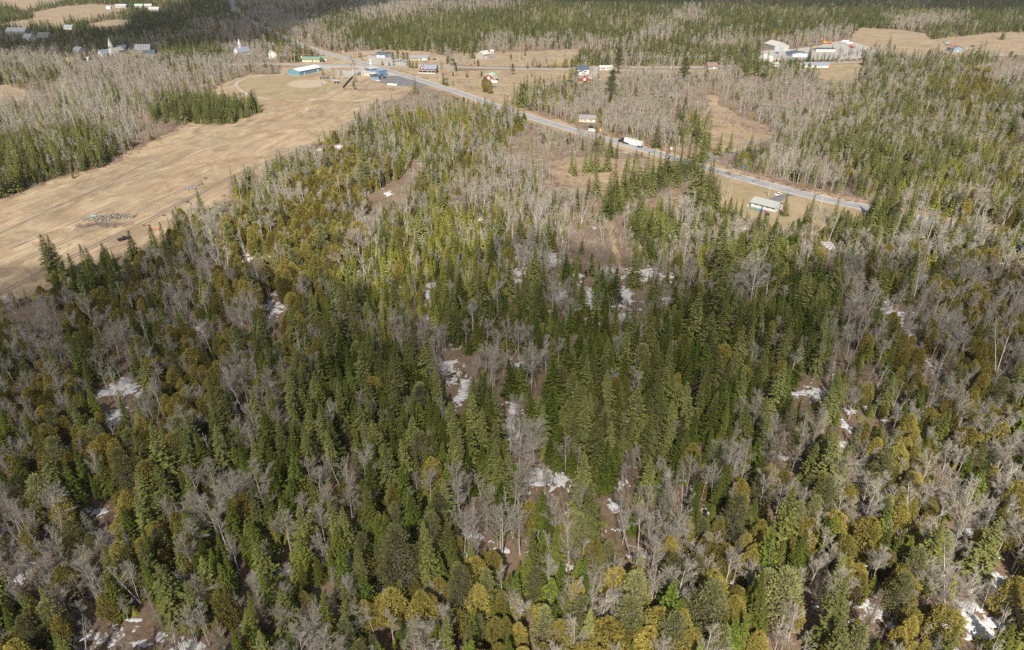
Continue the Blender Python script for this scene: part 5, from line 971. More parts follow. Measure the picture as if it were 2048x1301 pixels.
# --- trees the photograph shows on their own: kind, base pixel, height in pixels
HAND = [('spruce_tree', 147, 357, 26), ('spruce_tree', 1143, 346, 48), ('spruce_tree', 1150, 352, 34), ('spruce_tree', 1170, 346, 58), ('spruce_tree', 1180, 345, 50), ('spruce_tree', 1192, 345, 52), ('spruce_tree', 1213, 343, 62), ('spruce_tree', 1191, 305, 55),
 ('spruce_tree', 1206, 310, 46), ('spruce_tree', 1220, 315, 42), ('spruce_tree', 1232, 318, 34), ('spruce_tree', 1272, 326, 28), ('spruce_tree', 1254, 345, 40), ('spruce_tree', 1193, 395, 62), ('spruce_tree', 1176, 398, 44), ('spruce_tree', 1213, 412, 76), ('spruce_tree', 1228, 402, 78), ('spruce_tree', 1243, 400, 80),
 ('spruce_tree', 1258, 394, 76), ('spruce_tree', 1272, 388, 78), ('spruce_tree', 1287, 382, 74), ('spruce_tree', 1301, 376, 76), ('spruce_tree', 1316, 372, 72), ('spruce_tree', 1330, 369, 74), ('spruce_tree', 1344, 366, 72), ('spruce_tree', 1358, 362, 74), ('spruce_tree', 1371, 356, 70),
 ('spruce_tree', 1384, 350, 66), ('spruce_tree', 1392, 286, 48), ('spruce_tree', 1404, 292, 56), ('spruce_tree', 1414, 302, 58), ('spruce_tree', 1400, 325, 60), ('spruce_tree', 1410, 318, 50), ('spruce_tree', 1388, 402, 96), ('spruce_tree', 1399, 408, 88), ('spruce_tree', 1410, 398, 70),
 ('spruce_tree', 1421, 385, 66), ('spruce_tree', 1432, 418, 58), ('spruce_tree', 1426, 420, 72), ('spruce_tree', 1436, 312, 46), ('spruce_tree', 1459, 306, 42), ('spruce_tree', 1497, 317, 46), ('spruce_tree', 1508, 325, 34), ('spruce_tree', 1313, 296, 52), ('birch_tree', 1447, 402, 60), ('birch_tree', 1451, 405, 64), ('birch_tree', 1458, 398, 56),
 ('spruce_tree', 1569, 432, 46), ('fir_tree', 1510, 470, 56), ('fir_tree', 1590, 492, 56), ('spruce_tree', 1612, 462, 72), ('spruce_tree', 1606, 458, 50), ('birch_tree', 1622, 470, 60), ('spruce_tree', 1665, 450, 55), ('birch_tree', 1655, 490, 62), ('birch_tree', 1549, 492, 54), ('fir_tree', 1468, 438, 40), ('fir_tree', 1455, 440, 44), ('fir_tree', 1480, 436, 36), ('fir_tree', 1441, 450, 50),
 ('bare_tree', 1062, 790, 96), ('bare_tree', 1500, 622, 100), ('bare_tree', 1530, 600, 76), ('bare_tree', 1092, 762, 70), ('bare_tree', 520, 905, 84), ('bare_tree', 705, 1040, 58), ('bare_tree', 583, 1105, 70), ('bare_tree', 480, 1150, 70), ('bare_tree', 760, 1000, 54), ('bare_tree', 835, 1000, 52), ('bare_tree', 660, 995, 60),
 ('bare_tree', 1330, 1015, 72), ('bare_tree', 1265, 790, 52), ('bare_tree', 1040, 880, 80), ('bare_tree', 1780, 875, 64), ('bare_tree', 1700, 990, 70), ('bare_tree', 2035, 985, 100), ('bare_tree', 1655, 1240, 86), ('bare_tree', 1690, 720, 76), ('bare_tree', 1490, 1200, 66), ('bare_tree', 545, 1150, 60), ('bare_tree', 30, 770, 60), ('bare_tree', 240, 720, 60),
 ('bare_tree', 1040, 1110, 90), ('bare_tree', 1245, 1090, 66), ('bare_tree', 940, 1010, 56), ('bare_tree', 975, 1060, 50), ('bare_tree', 1560, 1060, 70), ('bare_tree', 870, 730, 60), ('bare_tree', 1905, 1080, 100), ('bare_tree', 1725, 1050, 90), ('birch_tree', 1990, 760, 110), ('birch_tree', 1815, 1070, 100), ('birch_tree', 850, 720, 70), ('birch_tree', 880, 725, 76), ('bare_tree', 985, 800, 70),
 ('larch_tree', 1385, 800, 50), ('larch_tree', 1465, 720, 46), ('larch_tree', 1345, 800, 40), ('larch_tree', 700, 900, 56), ('larch_tree', 905, 405, 46), ('larch_tree', 930, 340, 36), ('larch_tree', 1700, 385, 56),
 ('fir_tree', 1137, 772, 100), ('fir_tree', 1128, 745, 70), ('spruce_tree', 345, 990, 130), ('spruce_tree', 520, 870, 90), ('spruce_tree', 965, 920, 100), ('spruce_tree', 1183, 968, 108), ('fir_tree', 1210, 978, 90), ('spruce_tree', 620, 722, 80), ('spruce_tree', 1553, 745, 90), ('spruce_tree', 1545, 845, 110), ('spruce_tree', 1085, 900, 90),
 ('spruce_tree', 1180, 1120, 140), ('spruce_tree', 1612, 975, 85), ('pine_tree', 925, 1245, 95), ('pine_tree', 800, 1190, 110), ('pine_tree', 270, 1010, 100), ('fir_tree', 832, 1080, 90), ('spruce_tree', 1268, 575, 76), ('fir_tree', 1230, 690, 80), ('spruce_tree', 1480, 900, 90), ('fir_tree', 1410, 880, 84), ('fir_tree', 1140, 690, 80), ('fir_tree', 1265, 730, 80),
 ('dead_spruce', 1320, 1045, 80), ('dead_spruce', 190, 1090, 60), ('dead_spruce', 1905, 270, 30), ('spruce_tree', 830, 189, 36), ('fir_tree', 888, 170, 22), ('fir_tree', 894, 172, 16), ('spruce_tree', 110, 560, 90), ('spruce_tree', 122, 555, 84), ('fir_tree', 176, 545, 56), ('spruce_tree', 190, 545, 54), ('fir_tree', 214, 530, 44), ('fir_tree', 226, 545, 50), ('fir_tree', 236, 540, 40),
 ('fir_tree', 271, 520, 58), ('fir_tree', 311, 505, 56), ('fir_tree', 333, 505, 60), ('fir_tree', 352, 420, 10), ('fir_tree', 358, 419, 12), ('fir_tree', 404, 370, 10), ('fir_tree', 398, 372, 9), ('spruce_tree', 405, 430, 56), ('fir_tree', 150, 128, 16), ('spruce_tree', 154, 127, 20), ('pine_tree', 1365, 165, 46), ('pine_tree', 1235, 150, 50), ('spruce_tree', 1140, 165, 30), ('spruce_tree', 1145, 150, 20),
 ('pine_tree', 1220, 205, 60), ('cedar_tree', 820, 136, 14), ('cedar_tree', 826, 137, 13), ('cedar_tree', 833, 137, 12), ('cedar_tree', 972, 185, 28), ('cedar_tree', 980, 188, 24), ('spruce_tree', 940, 115, 28), ('spruce_tree', 946, 117, 30), ('pine_tree', 808, 126, 20), ('pine_tree', 796, 124, 22), ('pine_tree', 815, 125, 18), ('pine_tree', 787, 125, 18), ('bare_tree', 706, 155, 40), ('bare_tree', 712, 152, 36), ('bare_tree', 880, 165, 46),
 ('fir_tree', 1055, 189, 36), ('spruce_tree', 1049, 190, 34), ('fir_tree', 1078, 186, 32), ('fir_tree', 1043, 119, 12), ('fir_tree', 1055, 137, 12), ('fir_tree', 1096, 136, 12), ('pine_tree', 1026, 150, 20), ('spruce_tree', 1450, 142, 30), ('spruce_tree', 1462, 143, 30), ('spruce_tree', 1475, 140, 26), ('spruce_tree', 1497, 140, 36), ('spruce_tree', 1508, 141, 44), ('spruce_tree', 1520, 142, 44), ('spruce_tree', 1532, 142, 36), ('spruce_tree', 1545, 138, 24),
 ('pine_tree', 1600, 160, 30), ('pine_tree', 1612, 162, 32), ('pine_tree', 1625, 160, 26), ('pine_tree', 1707, 152, 14), ('bare_tree', 1678, 127, 22), ('spruce_tree', 1775, 103, 28), ('fir_tree', 1750, 94, 12), ('fir_tree', 1759, 97, 10), ('spruce_tree', 2005, 80, 26), ('spruce_tree', 1960, 98, 16), ('spruce_tree', 1971, 92, 14), ('spruce_tree', 2003, 79, 22)]
hx, hy, hh, hk = [], [], [], []
for kd, a, b_, hp in HAND:
    p = G(a, b_); dep = math.atan2(CAM_H, p[1]); h = hp * math.hypot(p[1], CAM_H) / FPX / math.cos(dep) / 1.02
    hx.append(p[0]); hy.append(p[1]); hh.append(h); hk.append(KN.index(kd))
# dense planted clump of conifers at the top of the dry field, hedgerow on the far field
def fillpoly(poly, s, ks, h, seed):
    P = np.array([G(*q)[:2] for q in poly]); r = np.random.default_rng(seed); xs = np.arange(P[:, 0].min(), P[:, 0].max(), s); ys = np.arange(P[:, 1].min(), P[:, 1].max(), s)
    a, b_ = np.meshgrid(xs, ys); a = a.ravel() + r.uniform(-.4, .4, a.size) * s; b_ = b_.ravel() + r.uniform(-.4, .4, b_.size) * s; m = inpoly(a, b_, P)
    for x, y in zip(a[m], b_[m]): hx.append(x); hy.append(y); hh.append(h * r.uniform(.75, 1.2)); hk.append(KN.index(ks[int(r.integers(len(ks)))]))
fillpoly([(370, 246), (366, 232), (400, 224), (470, 215), (516, 216), (524, 224), (470, 236), (465, 248), (420, 244)], 4.2, ['spruce_tree', 'spruce_tree', 'fir_tree'], 13.5, 1)
fillpoly([(1206, 414), (1230, 398), (1300, 374), (1388, 345), (1398, 358), (1330, 385), (1280, 402), (1240, 430), (1215, 446)], 4.4, ['spruce_tree', 'spruce_tree', 'fir_tree'], 13.0, 11)
fillpoly([(-60, 50), (0, 50), (50, 34), (66, 36), (20, 26), (-60, 22)], 9, ['spruce_tree'], 16, 2)
fillpoly([(60, 62), (106, 60), (108, 56), (62, 57)], 8, ['fir_tree'], 15, 3); fillpoly([(130, 50), (150, 48), (150, 45), (130, 47)], 8, ['spruce_tree'], 16, 4)
fillpoly([(70, 33.5), (262, 18), (262, 16), (70, 31)], 14, ['bare_tree', 'bare_tree'], 5, 5) if False else None
fillpoly([(172, 47.5), (236, 36.5), (236, 34.5), (172, 44.5)], 9, ['bare_tree', 'birch_tree'], 5, 6)
fillpoly([(60, 24.5), (128, 12.5), (125, 11.5), (58, 23)], 10, ['bare_tree'], 5, 7)
nh = len(hx)
hx, hy, hh, hk = map(np.array, (hx, hy, hh, hk))
dmin = np.full(len(X), False)
for x, y, h, kk in zip(hx, hy, hh, hk):
    dmin |= (X - x) ** 2 + (Y - y) ** 2 < (2.2 + .06 * h) ** 2
    if y < 420 and h > 8:   # nothing tall right in front of it
        ax, ay = PIX(x, y, h * .3); dmin |= (np.abs(tx - ax) < 14) & (Y < y) & (Y > y - 16) & (ty < ay)
k = ~dmin; X, Y, H, kind, code = (a[k] for a in (X, Y, H, kind, code))
X = np.r_[hx, X]; Y = np.r_[hy, Y]; H = np.r_[hh, H]; kind = np.r_[hk, kind]; code = np.r_[np.full(nh, 'H'), code]; n = len(X)
bx, by = PIX(X, Y, np.zeros(n)); tx, ty = PIX(X, Y, H); size = by - ty
mx_, my_ = PIX(X, Y, H * .6); infr = (mx_ > 4) & (mx_ < 2044) & (my_ > 4) & (my_ < 1297)
var = rg.integers(0, 1000, n); yaw = rg.uniform(0, 6.283, n); tilt = rg.normal(0, .035, (n, 2)); wid = rg.uniform(.9, 1.3, n)
tilt[kind == 5] *= 2.2
# individuals: of each kind the ones that show largest
LIMIT = dict(fir_tree=300, spruce_tree=300, cedar_tree=300, pine_tree=300, bare_tree=300, birch_tree=300, larch_tree=120, dead_spruce=80, young_fir=300)
indiv = np.zeros(n, bool)
for ki, k in enumerate(KN):
    idx = np.where((kind == ki) & infr)[0]; idx = idx[np.argsort(-size[idx] * np.where(code[idx] == 'H', 1.4, 1))][:LIMIT[k]]; indiv[idx] = True
ADJ = {'fir_tree': ('fir', 'fir trees', ['narrow dark green', 'pointed deep green', 'slender green']), 'spruce_tree': ('spruce', 'spruce trees', ['broad grey green', 'tall tiered', 'full dark']), 'cedar_tree': ('cedar', 'cedars', ['rounded olive', 'golden olive', 'dense bronze green']),
       'pine_tree': ('pine', 'pines', ['tufted pale green', 'feathery grey green', 'loose crowned']), 'bare_tree': ('leafless hardwood', 'leafless hardwood trees', ['spreading grey', 'fan shaped pale', 'wide branched grey']), 'birch_tree': ('birch', 'birches', ['slim white stemmed', 'leaning white', 'pale trunked']),
       'larch_tree': ('larch', 'larches', ['bare brownish', 'rusty brown leafless', 'fine twigged brown']), 'young_fir': ('young fir', 'young firs', ['small bright green', 'yellow green', 'slim pointed']), 'dead_spruce': ('dead spruce', 'dead spruces', ['pale lichen covered', 'grey lichen draped', 'bleached'])}
REG = [(1024, 1230, 'at the forest bottom edge'), (150, 1230, 'in the snowy lower corner'), (520, 1080, 'among pale bare crowns'), (1750, 1180, 'in the sunlit cedar wood'), (1980, 1200, 'beside the bright corner snow'), (1100, 960, 'around the small snow clearing'),
       (250, 790, 'in the brown cedar wood'), (900, 760, 'around the long snow gap'), (700, 860, 'on the dark fir slope'), (1350, 800, 'in the dark spruce wood'), (1750, 820, 'in the grey crowned belt'), (600, 420, 'in the golden cedar stand'), (650, 600, 'in the olive belt'),
       (950, 500, 'in the bright young firs'), (1230, 590, 'around the sunny snow patches'), (1180, 420, 'in the pinkish brush'), (1800, 640, 'around the snowy hollow'), (1600, 600, 'below the sage roofed bungalow'), (1900, 420, 'beyond the visible road end'), (350, 560, 'beside the dry field'),
       (850, 300, 'left of the highway'), (1300, 370, 'in the highway spruce row'), (1600, 320, 'above the highway bend'), (1800, 240, 'in the far right conifers'), (150, 300, 'above the dry field'), (440, 225, 'in the dry field clump'), (1300, 220, 'above the semi truck'), (1250, 130, 'near the crossroad houses'), (300, 120, 'in the village'),
       (60, 900, 'below the log pile'), (380, 960, 'around the tallest grey spruce'), (1550, 1000, 'where sunlight returns'), (1250, 1120, 'around the yellow green pine')]
RG = np.array([(a, b_) for a, b_, _ in REG], float)
def region(ax, ay): return REG[int(np.argmin((RG[:, 0] - ax) ** 2 + ((RG[:, 1] - ay) * 1.6) ** 2))][2]
members = {}
idx = np.where(indiv)[0]; idx = idx[np.argsort(-size[idx])]
for i in idx: members.setdefault((int(kind[i]), region(mx_[i], my_[i]) if size[i] > 0 else ''), []).append(i)
LAB = {}
ii = np.array(idx)
def art(k): s = ADJ[KN[k]][0].replace('leafless hardwood', 'bare tree'); return ('an ' if s[0] in 'aeiou' else 'a ') + s
def near2(i):
    d = (X[ii] - X[i]) ** 2 + (Y[ii] - Y[i]) ** 2; o = ii[np.argsort(d)[1:3]]; a, b_ = sorted(int(kind[q]) for q in o)
    return f'between two {ADJ[KN[a]][1].replace("leafless hardwood trees", "bare trees")}' if a == b_ else f'between {art(a)} and {art(b_)}'
from collections import Counter
cand = {}
for (ki, rn), mm in members.items():
    sp, gp, adjs = ADJ[KN[ki]]; mm = sorted(mm, key=lambda i: -H[i]); grp = f'{gp} {rn}'; q = np.quantile(H[mm], [.25, .5, .75]); ww = np.quantile(wid[mm], [.33, .67])
    for j, i in enumerate(mm):
        hc = ['short', 'lowish', 'tallish', 'tall'][int(np.searchsorted(q, H[i]))]; wc = ['slim', '', 'stout'][int(np.searchsorted(ww, wid[i]))] if len(mm) > 3 else ''
        if abs(tilt[i, 1]) > .06: wc = 'leaning'
        l = f'{hc} {wc} {sp} {near2(i)} {rn}'
        if j == 0 and len(mm) > 2: l = f'tallest {sp} {rn}'
        elif j == 1 and len(mm) > 3: l = f'second tallest {sp} {rn}'
        elif j == len(mm) - 1 and len(mm) > 2: l = f'smallest {sp} {rn}'
        elif j == len(mm) - 2 and len(mm) > 4: l = f'second smallest {sp} {rn}'
        elif len(mm) == 2: l = f'{"taller" if j == 0 else "shorter"} of the two {gp} {rn}'
        elif len(mm) == 1: l = f'single {adjs[1].split()[0]} {sp} {rn}'
        LAB[i] = (' '.join(l.split()), grp)
dup = {}
for i, (l, g_) in LAB.items(): dup.setdefault(l, []).append(i)
for l, mm in dup.items():
    if len(mm) < 2: continue
    mm = sorted(mm, key=lambda i: mx_[i])
    for j, i in enumerate(mm):
        t_ = {2: ['left', 'right'], 3: ['left', 'middle', 'right']}.get(len(mm)); nw = len(l.split())
        if t_ and nw < 16: LAB[i] = (f'{t_[j]} {l}', LAB[i][1])
        elif not t_ and nw < 15 and j in (0, len(mm) - 1): LAB[i] = (('leftmost ' if j == 0 else 'rightmost ') + l, LAB[i][1])
LM = [(tuple(G(a, b_)[:2]), t) for a, b_, t in ((249, 480, 'the black pickup truck'), (25, 605, 'the bleached log pile'), (1524, 420, 'the sage roofed bungalow'), (1260, 293, 'the semi truck'), (1100, 962, 'the small snow clearing'), (2005, 1175, 'the bright snow in the lower corner'), (218, 436, 'the scrap heap'), (545, 625, 'the snow strip between cedars'),
      (905, 735, 'the long snow gap'), (1486, 344, 'the blue road sign'), (1342, 303, 'the small white sign'), (1200, 272, 'the tall yellow sign'), (977, 165, 'the red gambrel barn'), (588, 150, 'the teal arena'), (731, 152, 'the roadside store'), (1563, 101, 'the pale grey hangar'), (201, 114, 'the steepled church'), (1622, 780, 'the snow patch under grey trees'), (210, 1278, 'the snow at the lower left corner'),
      (1800, 640, 'the snowy hollow'), (245, 775, 'the scattered snow in the brown wood'), (1022, 850, 'the narrow snow strip'), (1238, 970, 'the little snow patch by the tall fir'))]
used = set()
for (lx, ly), t in LM:
    for ki, k in enumerate(KN):
        c = np.where(indiv & (kind == ki))[0]
        if not len(c): continue
        d = (X[c] - lx) ** 2 + (Y[c] - ly) ** 2; i = c[np.argmin(d)]
        if d.min() < 14 ** 2 and i not in used and not LAB[i][0].startswith(('tallest', 'smallest', 'single', 'taller', 'shorter')): used.add(i); LAB[i] = (f'{ADJ[k][0]} standing closest to {t}', LAB[i][1])
for i in idx:
    if len(LAB[i][0].split()) > 16: LAB[i] = (' '.join(w for w in LAB[i][0].split() if w not in ('slim', 'stout', 'left', 'right', 'middle', 'the')), LAB[i][1])
    k = KN[kind[i]]; vs = KINDS[k]; tm, cm, h0, r0 = vs[var[i] % len(vs)]; s = H[i] / h0; w_ = s * wid[i] if k != 'birch_tree' else s * min(wid[i], 1)
    b = bpy.data.objects.new(k, None); COL.objects.link(b); b.location = (X[i], Y[i], -.05); b.rotation_euler = (tilt[i, 0], tilt[i, 1], yaw[i]); b.scale = (w_, w_, s)
    lab, grp = LAB[i]; b['label'] = lab; b['category'] = 'tree'; b['group'] = grp
    for nm, me in (('trunk', tm), ('crown', cm)):
        o = bpy.data.objects.new(nm, me); COL.objects.link(o); o.parent = b
# one individual per variant serves as the source geometry for the rest of the wood
def scatter(name, label, srcs, P, ROT, SC, VAR, cat='forest'):
    me = bpy.data.meshes.new(name); m = len(P); me.vertices.add(m); me.vertices.foreach_set('co', P.astype(np.float32).ravel())
    for an, tp, dat, f in (('rot', 'FLOAT_VECTOR', ROT, 'vector'), ('sc', 'FLOAT_VECTOR', SC, 'vector'), ('var', 'INT', VAR, 'value')):
        at = me.attributes.new(an, tp, 'POINT'); at.data.foreach_set(f, (dat.astype(np.float32) if tp != 'INT' else dat.astype(np.int32)).ravel())
    o = obj(name, me); tag(o, label, cat, kind='stuff')
    ng = bpy.data.node_groups.new(name, 'GeometryNodeTree'); ng.interface.new_socket('Geometry', in_out='INPUT', socket_type='NodeSocketGeometry'); ng.interface.new_socket('Geometry', in_out='OUTPUT', socket_type='NodeSocketGeometry')
    gi = ng.nodes.new('NodeGroupInput'); go = ng.nodes.new('NodeGroupOutput'); J = ng.nodes.new('GeometryNodeJoinGeometry')
    def attr(nm, dt):
        a = ng.nodes.new('GeometryNodeInputNamedAttribute'); a.data_type = dt; a.inputs['Name'].default_value = nm; return a.outputs['Attribute']
    ra, sa, va = attr('rot', 'FLOAT_VECTOR'), attr('sc', 'FLOAT_VECTOR'), attr('var', 'INT')
    for vi, obs in enumerate(srcs):
        jj = ng.nodes.new('GeometryNodeJoinGeometry')
        for ob in obs:
            q = ng.nodes.new('GeometryNodeObjectInfo'); q.inputs['Object'].default_value = ob; ng.links.new(q.outputs['Geometry'], jj.inputs[0])
        cmp_ = ng.nodes.new('FunctionNodeCompare'); cmp_.data_type = 'INT'; cmp_.operation = 'EQUAL'; ng.links.new(va, cmp_.inputs[2]); cmp_.inputs[3].default_value = vi
        ip = ng.nodes.new('GeometryNodeInstanceOnPoints'); ng.links.new(gi.outputs[0], ip.inputs['Points']); ng.links.new(cmp_.outputs[0], ip.inputs['Selection']); ng.links.new(jj.outputs[0], ip.inputs['Instance'])
        ng.links.new(ra, ip.inputs['Rotation']); ng.links.new(sa, ip.inputs['Scale']); ng.links.new(ip.outputs[0], J.inputs[0])
    ng.links.new(J.outputs[0], go.inputs[0]); md = o.modifiers.new('scatter', 'NODES'); md.node_group = ng; return o
bpy.context.view_layer.update()
for ki, k in enumerate(KN):
    vs = KINDS[k]; srcs = []
    for tm, cm, _, _ in vs:
        a = next((o for o in COL.objects if o.data == tm), None); c = next((o for o in COL.objects if o.data == cm), None); srcs.append([q for q in (a, c) if q])
    idx = np.where((kind == ki) & ~indiv)[0]
    if not len(idx): continue
    vv = var[idx] % len(vs); s = H[idx] / np.array([v[2] for v in vs])[vv]; w_ = s * wid[idx]
    scatter(k.replace('_tree', '') + '_wood', f'the rest of the {ADJ[k][1]} standing through the forest and far woods', srcs, np.c_[X[idx], Y[idx], np.full(len(idx), -.05)], np.c_[tilt[idx], yaw[idx]], np.c_[w_, w_, s], vv, 'woods')
print('TREES', n, 'individuals', indiv.sum(), {KN[i]: int((kind == i).sum()) for i in range(9)})
# ------------------------------------------------------------------ brush and saplings
bxs, bys = [], []
for y0, y1, s in ((70, 420, 3.6), (420, 800, 4.6), (800, 1500, 8)):
    for y in np.arange(y0, y1, s):
        half = (y * .8746 + 58) * .78 + 10; xs = np.arange(-half, half, s); bxs.append(xs + rg.uniform(-.5, .5, len(xs)) * s); bys.append(y + rg.uniform(-.5, .5, len(xs)) * s)
x = np.concatenate(bxs); y = np.concatenate(bys); m = len(x); a, b_ = PIX(x, y, np.full(m, 2.)); a += rg.normal(0, 18, m)
ri = np.clip(np.searchsorted(ROWS, b_, 'right') - 1, 0, len(MAP) - 1); ci = np.clip((a // 64).astype(int), 0, 31); cc = A_[ri, ci]
bd = dict(f=.06, s=.06, c=.08, p=.1, m=.22, n=.18, g=.6, w=.85, b=.95, x=.25, o=.4); kp = rg.random(m) < np.vectorize(bd.get)(cc)
for P in POLYS: kp &= ~inpoly(x, y, P)
for P, d in ((HW, 8.5), (CR, 6), (SR, 5)): kp[kp] = ~near_path(x[kp], y[kp], P[P[:, 1] < 1600], d)
for cx, cy_, r in CLEAR: kp &= (x - cx) ** 2 + (y - cy_) ** 2 > (r * .9) ** 2
for cx, cy_, ex, ey in SW: kp &= ~((((x - cx) / ex) ** 2 + ((y - cy_) / ey) ** 2 < .8) & (rg.random(m) < .8))
x, y, cc = x[kp], y[kp], cc[kp]; m = len(x); sc = rg.uniform(.6, 1.15, m)
for it in range(4):
    bb, by_, tt, ty_, r_ = silhouettes(x, y, 6 * sc, 2.0); bad = np.zeros(m, bool)
    for x0, y0, x1, y1, yb in PROT: bad |= (tt + r_ > x0) & (tt - r_ < x1) & (ty_ < y1) & (by_ > y0) & (y < yb - 1)
    sc[bad] *= .6
kp = sc > .22; x, y, sc, cc = x[kp], y[kp], sc[kp], cc[kp]; m = len(x)
wts = rg.random(m); v = np.where(wts < .3, 0, np.where(wts < .5, 1, np.where(wts < .62, 2, np.where(wts < .74, 3, np.where(wts < .9, 4, 5)))))
v = np.where(np.isin(cc, list('fscp')) , np.where(wts < .5, 1, np.where(wts < .8, 5, 3)), v)
srcl = []
for i, me in enumerate(BR):
    o = obj('shrub', me, None, (float(x[i]), float(y[i]), -.03)); srcl.append([o])
for i, (o, (px_, py_, l)) in enumerate(zip([s[0] for s in srcl], ((1120, 190, 'grey sapling thicket in the scrub above the highway'), (1190, 420, 'grey brush clump in the pinkish clearing'), (330, 245, 'dark red twiggy shrub at the edge of the dry field'), (80, 588, 'dark reddish brush patch right of the log pile'), (1280, 210, 'tall sapling thicket in the brown brush above the truck'), (712, 178, 'leafless shrub clump on the lawn below the store')))):
    p = G(px_, py_); o.location = (p[0], p[1], -.03); tag(o, l, 'shrub')
scatter('undergrowth', 'leafless brush, saplings and red stemmed shrubs under and between the trees', srcl, np.c_[x, y, np.full(m, -.03)], np.c_[np.zeros((m, 2)), rg.uniform(0, 6.28, m)], np.c_[sc, sc, sc * rg.uniform(.8, 1.2, m)], v, 'brush')
print('BRUSH', m)
# dark red shrubs and brush rims along the field edges
ex_, ey_ = [], []
for pts, s, w_ in (([(0, 398), (60, 376), (130, 350), (205, 335), (255, 305), (330, 268), (372, 246)], 1.8, 3.6), ([(760, 207), (715, 250), (690, 268), (610, 300), (545, 335), (500, 365), (470, 392), (430, 418)], 1.8, 3.4), ([(300, 262), (330, 250), (360, 240)], 1.5, 6), ([(70, 590), (95, 580)], 1.2, 2.5), ([(165, 452), (200, 451), (245, 452)], 1.0, 2.0), ([(690, 179), (730, 181), (790, 180)], 2.5, 2.0),
                   ([(1430, 345), (1551, 366), (1648, 389), (1738, 407)], 2.2, 3), ([(1150, 255), (1200, 268), (1260, 284), (1320, 300)], 2.4, 2), ([(60, 24), (120, 13), (180, 8)], 12, 3), ([(172, 47), (236, 36)], 8, 3), ([(1090, 330), (1110, 365), (1150, 385)], 2, 3), ([(20, 610), (80, 600)], 1.5, 4), ([(1470, 248), (1500, 255), (1515, 262)], 2, 3)):
    P = px_path(pts, s)
    for r in range(3): ex_.append(P[:, 0] + rg.normal(0, w_, len(P))); ey_.append(P[:, 1] + rg.normal(0, w_, len(P)))
x = np.concatenate(ex_); y = np.concatenate(ey_); m = len(x); sc = rg.uniform(.4, .9, m)
scatter('hedgerow_brush', 'low reddish brush along field edges and road banks', srcl, np.c_[x, y, np.full(m, -.03)], np.c_[np.zeros((m, 2)), rg.uniform(0, 6.28, m)], np.c_[sc, sc, sc], rg.choice([2, 3, 5, 2], m), 'brush')

# fallen trunks and branches on the forest floor
x = rg.uniform(-330, 330, 2600); y = 75 + 420 * rg.random(2600) ** .8; a, b_ = PIX(x, y, np.zeros(2600)); kp = (a > -60) & (a < 2110)
for P in POLYS: kp &= ~inpoly(x, y, P)
kp[kp] = ~near_path(x[kp], y[kp], HW[HW[:, 1] < 1600], 9); x, y = x[kp], y[kp]; fl_ = []
for s_ in range(3):
    r_ = np.random.default_rng(s_ + 60); P0 = [np.array([-4., 0, .15])]; P1 = [np.array([4., r_.normal(0, .5), .25])]; ra_, rb_ = [.14], [.04]
    for j in range(12): t_ = r_.uniform(-.5, 1); p_ = P0[0] + (P1[0] - P0[0]) * (t_ * .5 + .5); P0.append(p_); P1.append(p_ + np.array([r_.uniform(.3, 1.2), r_.normal(0, 1.0), r_.uniform(0, .7)])); ra_.append(.035); rb_.append(.012)
    v_, f_ = tubes(np.array(P0), np.array(P1), np.array(ra_), np.array(rb_), 4); o = obj('fallen_trunk', fastmesh('fallen_trunk', v_, f_, [M['grey']]), None, (float(x[s_]), float(y[s_]), 0), float(s_)); tag(o, ['fallen grey trunk lying on the forest floor', 'broken fallen trunk with short branches in the wood', 'weathered fallen tree under bare crowns'][s_], 'fallen tree', 'fallen trunks on the forest floor'); fl_.append([o])
m = len(x); sc = rg.uniform(.5, 1.2, m)
scatter('fallen_wood', 'fallen trunks and branches littering the forest floor', fl_, np.c_[x, y, np.zeros(m)], np.c_[np.zeros((m, 2)), rg.uniform(0, 6.28, m)], np.c_[sc, sc, sc], rg.integers(0, 3, m), 'debris')
tv_ = clump(77, 26, .8, .55, 'dry_stalks', .02, 1, .35)
wx = rg.uniform(-330, 120, 30000); wy = rg.uniform(230, 760, 30000); kp = inpoly(wx, wy, POLYS[0]) & ((vnoise(wx, wy, 55, .05) + .35 * vnoise(wx, wy, 56, .2)) > .72) & (wy < 620); wx, wy = wx[kp], wy[kp]; m = len(wx)
tf_ = obj('weed_tuft', tv_, None, (float(wx[0]), float(wy[0]), 0)); tag(tf_, 'tuft of dry weeds standing in the tan field', 'weed'); sc = rg.uniform(.6, 1.6, m)
scatter('dry_weeds', 'dry weeds and tussocks over the tan field', [[tf_]], np.c_[wx, wy, np.zeros(m)], np.c_[np.zeros((m, 2)), rg.uniform(0, 6.28, m)], np.c_[sc, sc, sc * .8], np.zeros(m, int), 'grass'); print('WEEDS', m)
# scrub on the rough clearings
sx_, sy_ = [], []
for y0, y1, s in ((300, 620, 2.6), (620, 1000, 5.0), (1000, 1600, 9.0)):
    for yy in np.arange(y0, y1, s):
        half = (yy * .8746 + 58) * .78; xs = np.arange(-half, half, s); sx_.append(xs + rg.uniform(-.5, .5, len(xs)) * s); sy_.append(yy + rg.uniform(-.5, .5, len(xs)) * s)
x = np.concatenate(sx_); y = np.concatenate(sy_); inside = np.zeros(len(x), bool)
for P in SCRUB: inside |= inpoly(x, y, P)
inside &= (vnoise(x, y, 91, .045) > np.where(y < 620, .42, .56)) & (rg.random(len(x)) < .62); inside[inside] = ~near_path(x[inside], y[inside], HW[HW[:, 1] < 1600], 7) & ~near_path(x[inside], y[inside], CR[CR[:, 1] < 1600], 5)
for cx, cy_, r in CLEAR: inside &= (x - cx) ** 2 + (y - cy_) ** 2 > r * r
x, y = x[inside], y[inside]; m = len(x); sc = rg.uniform(.35, .95, m)
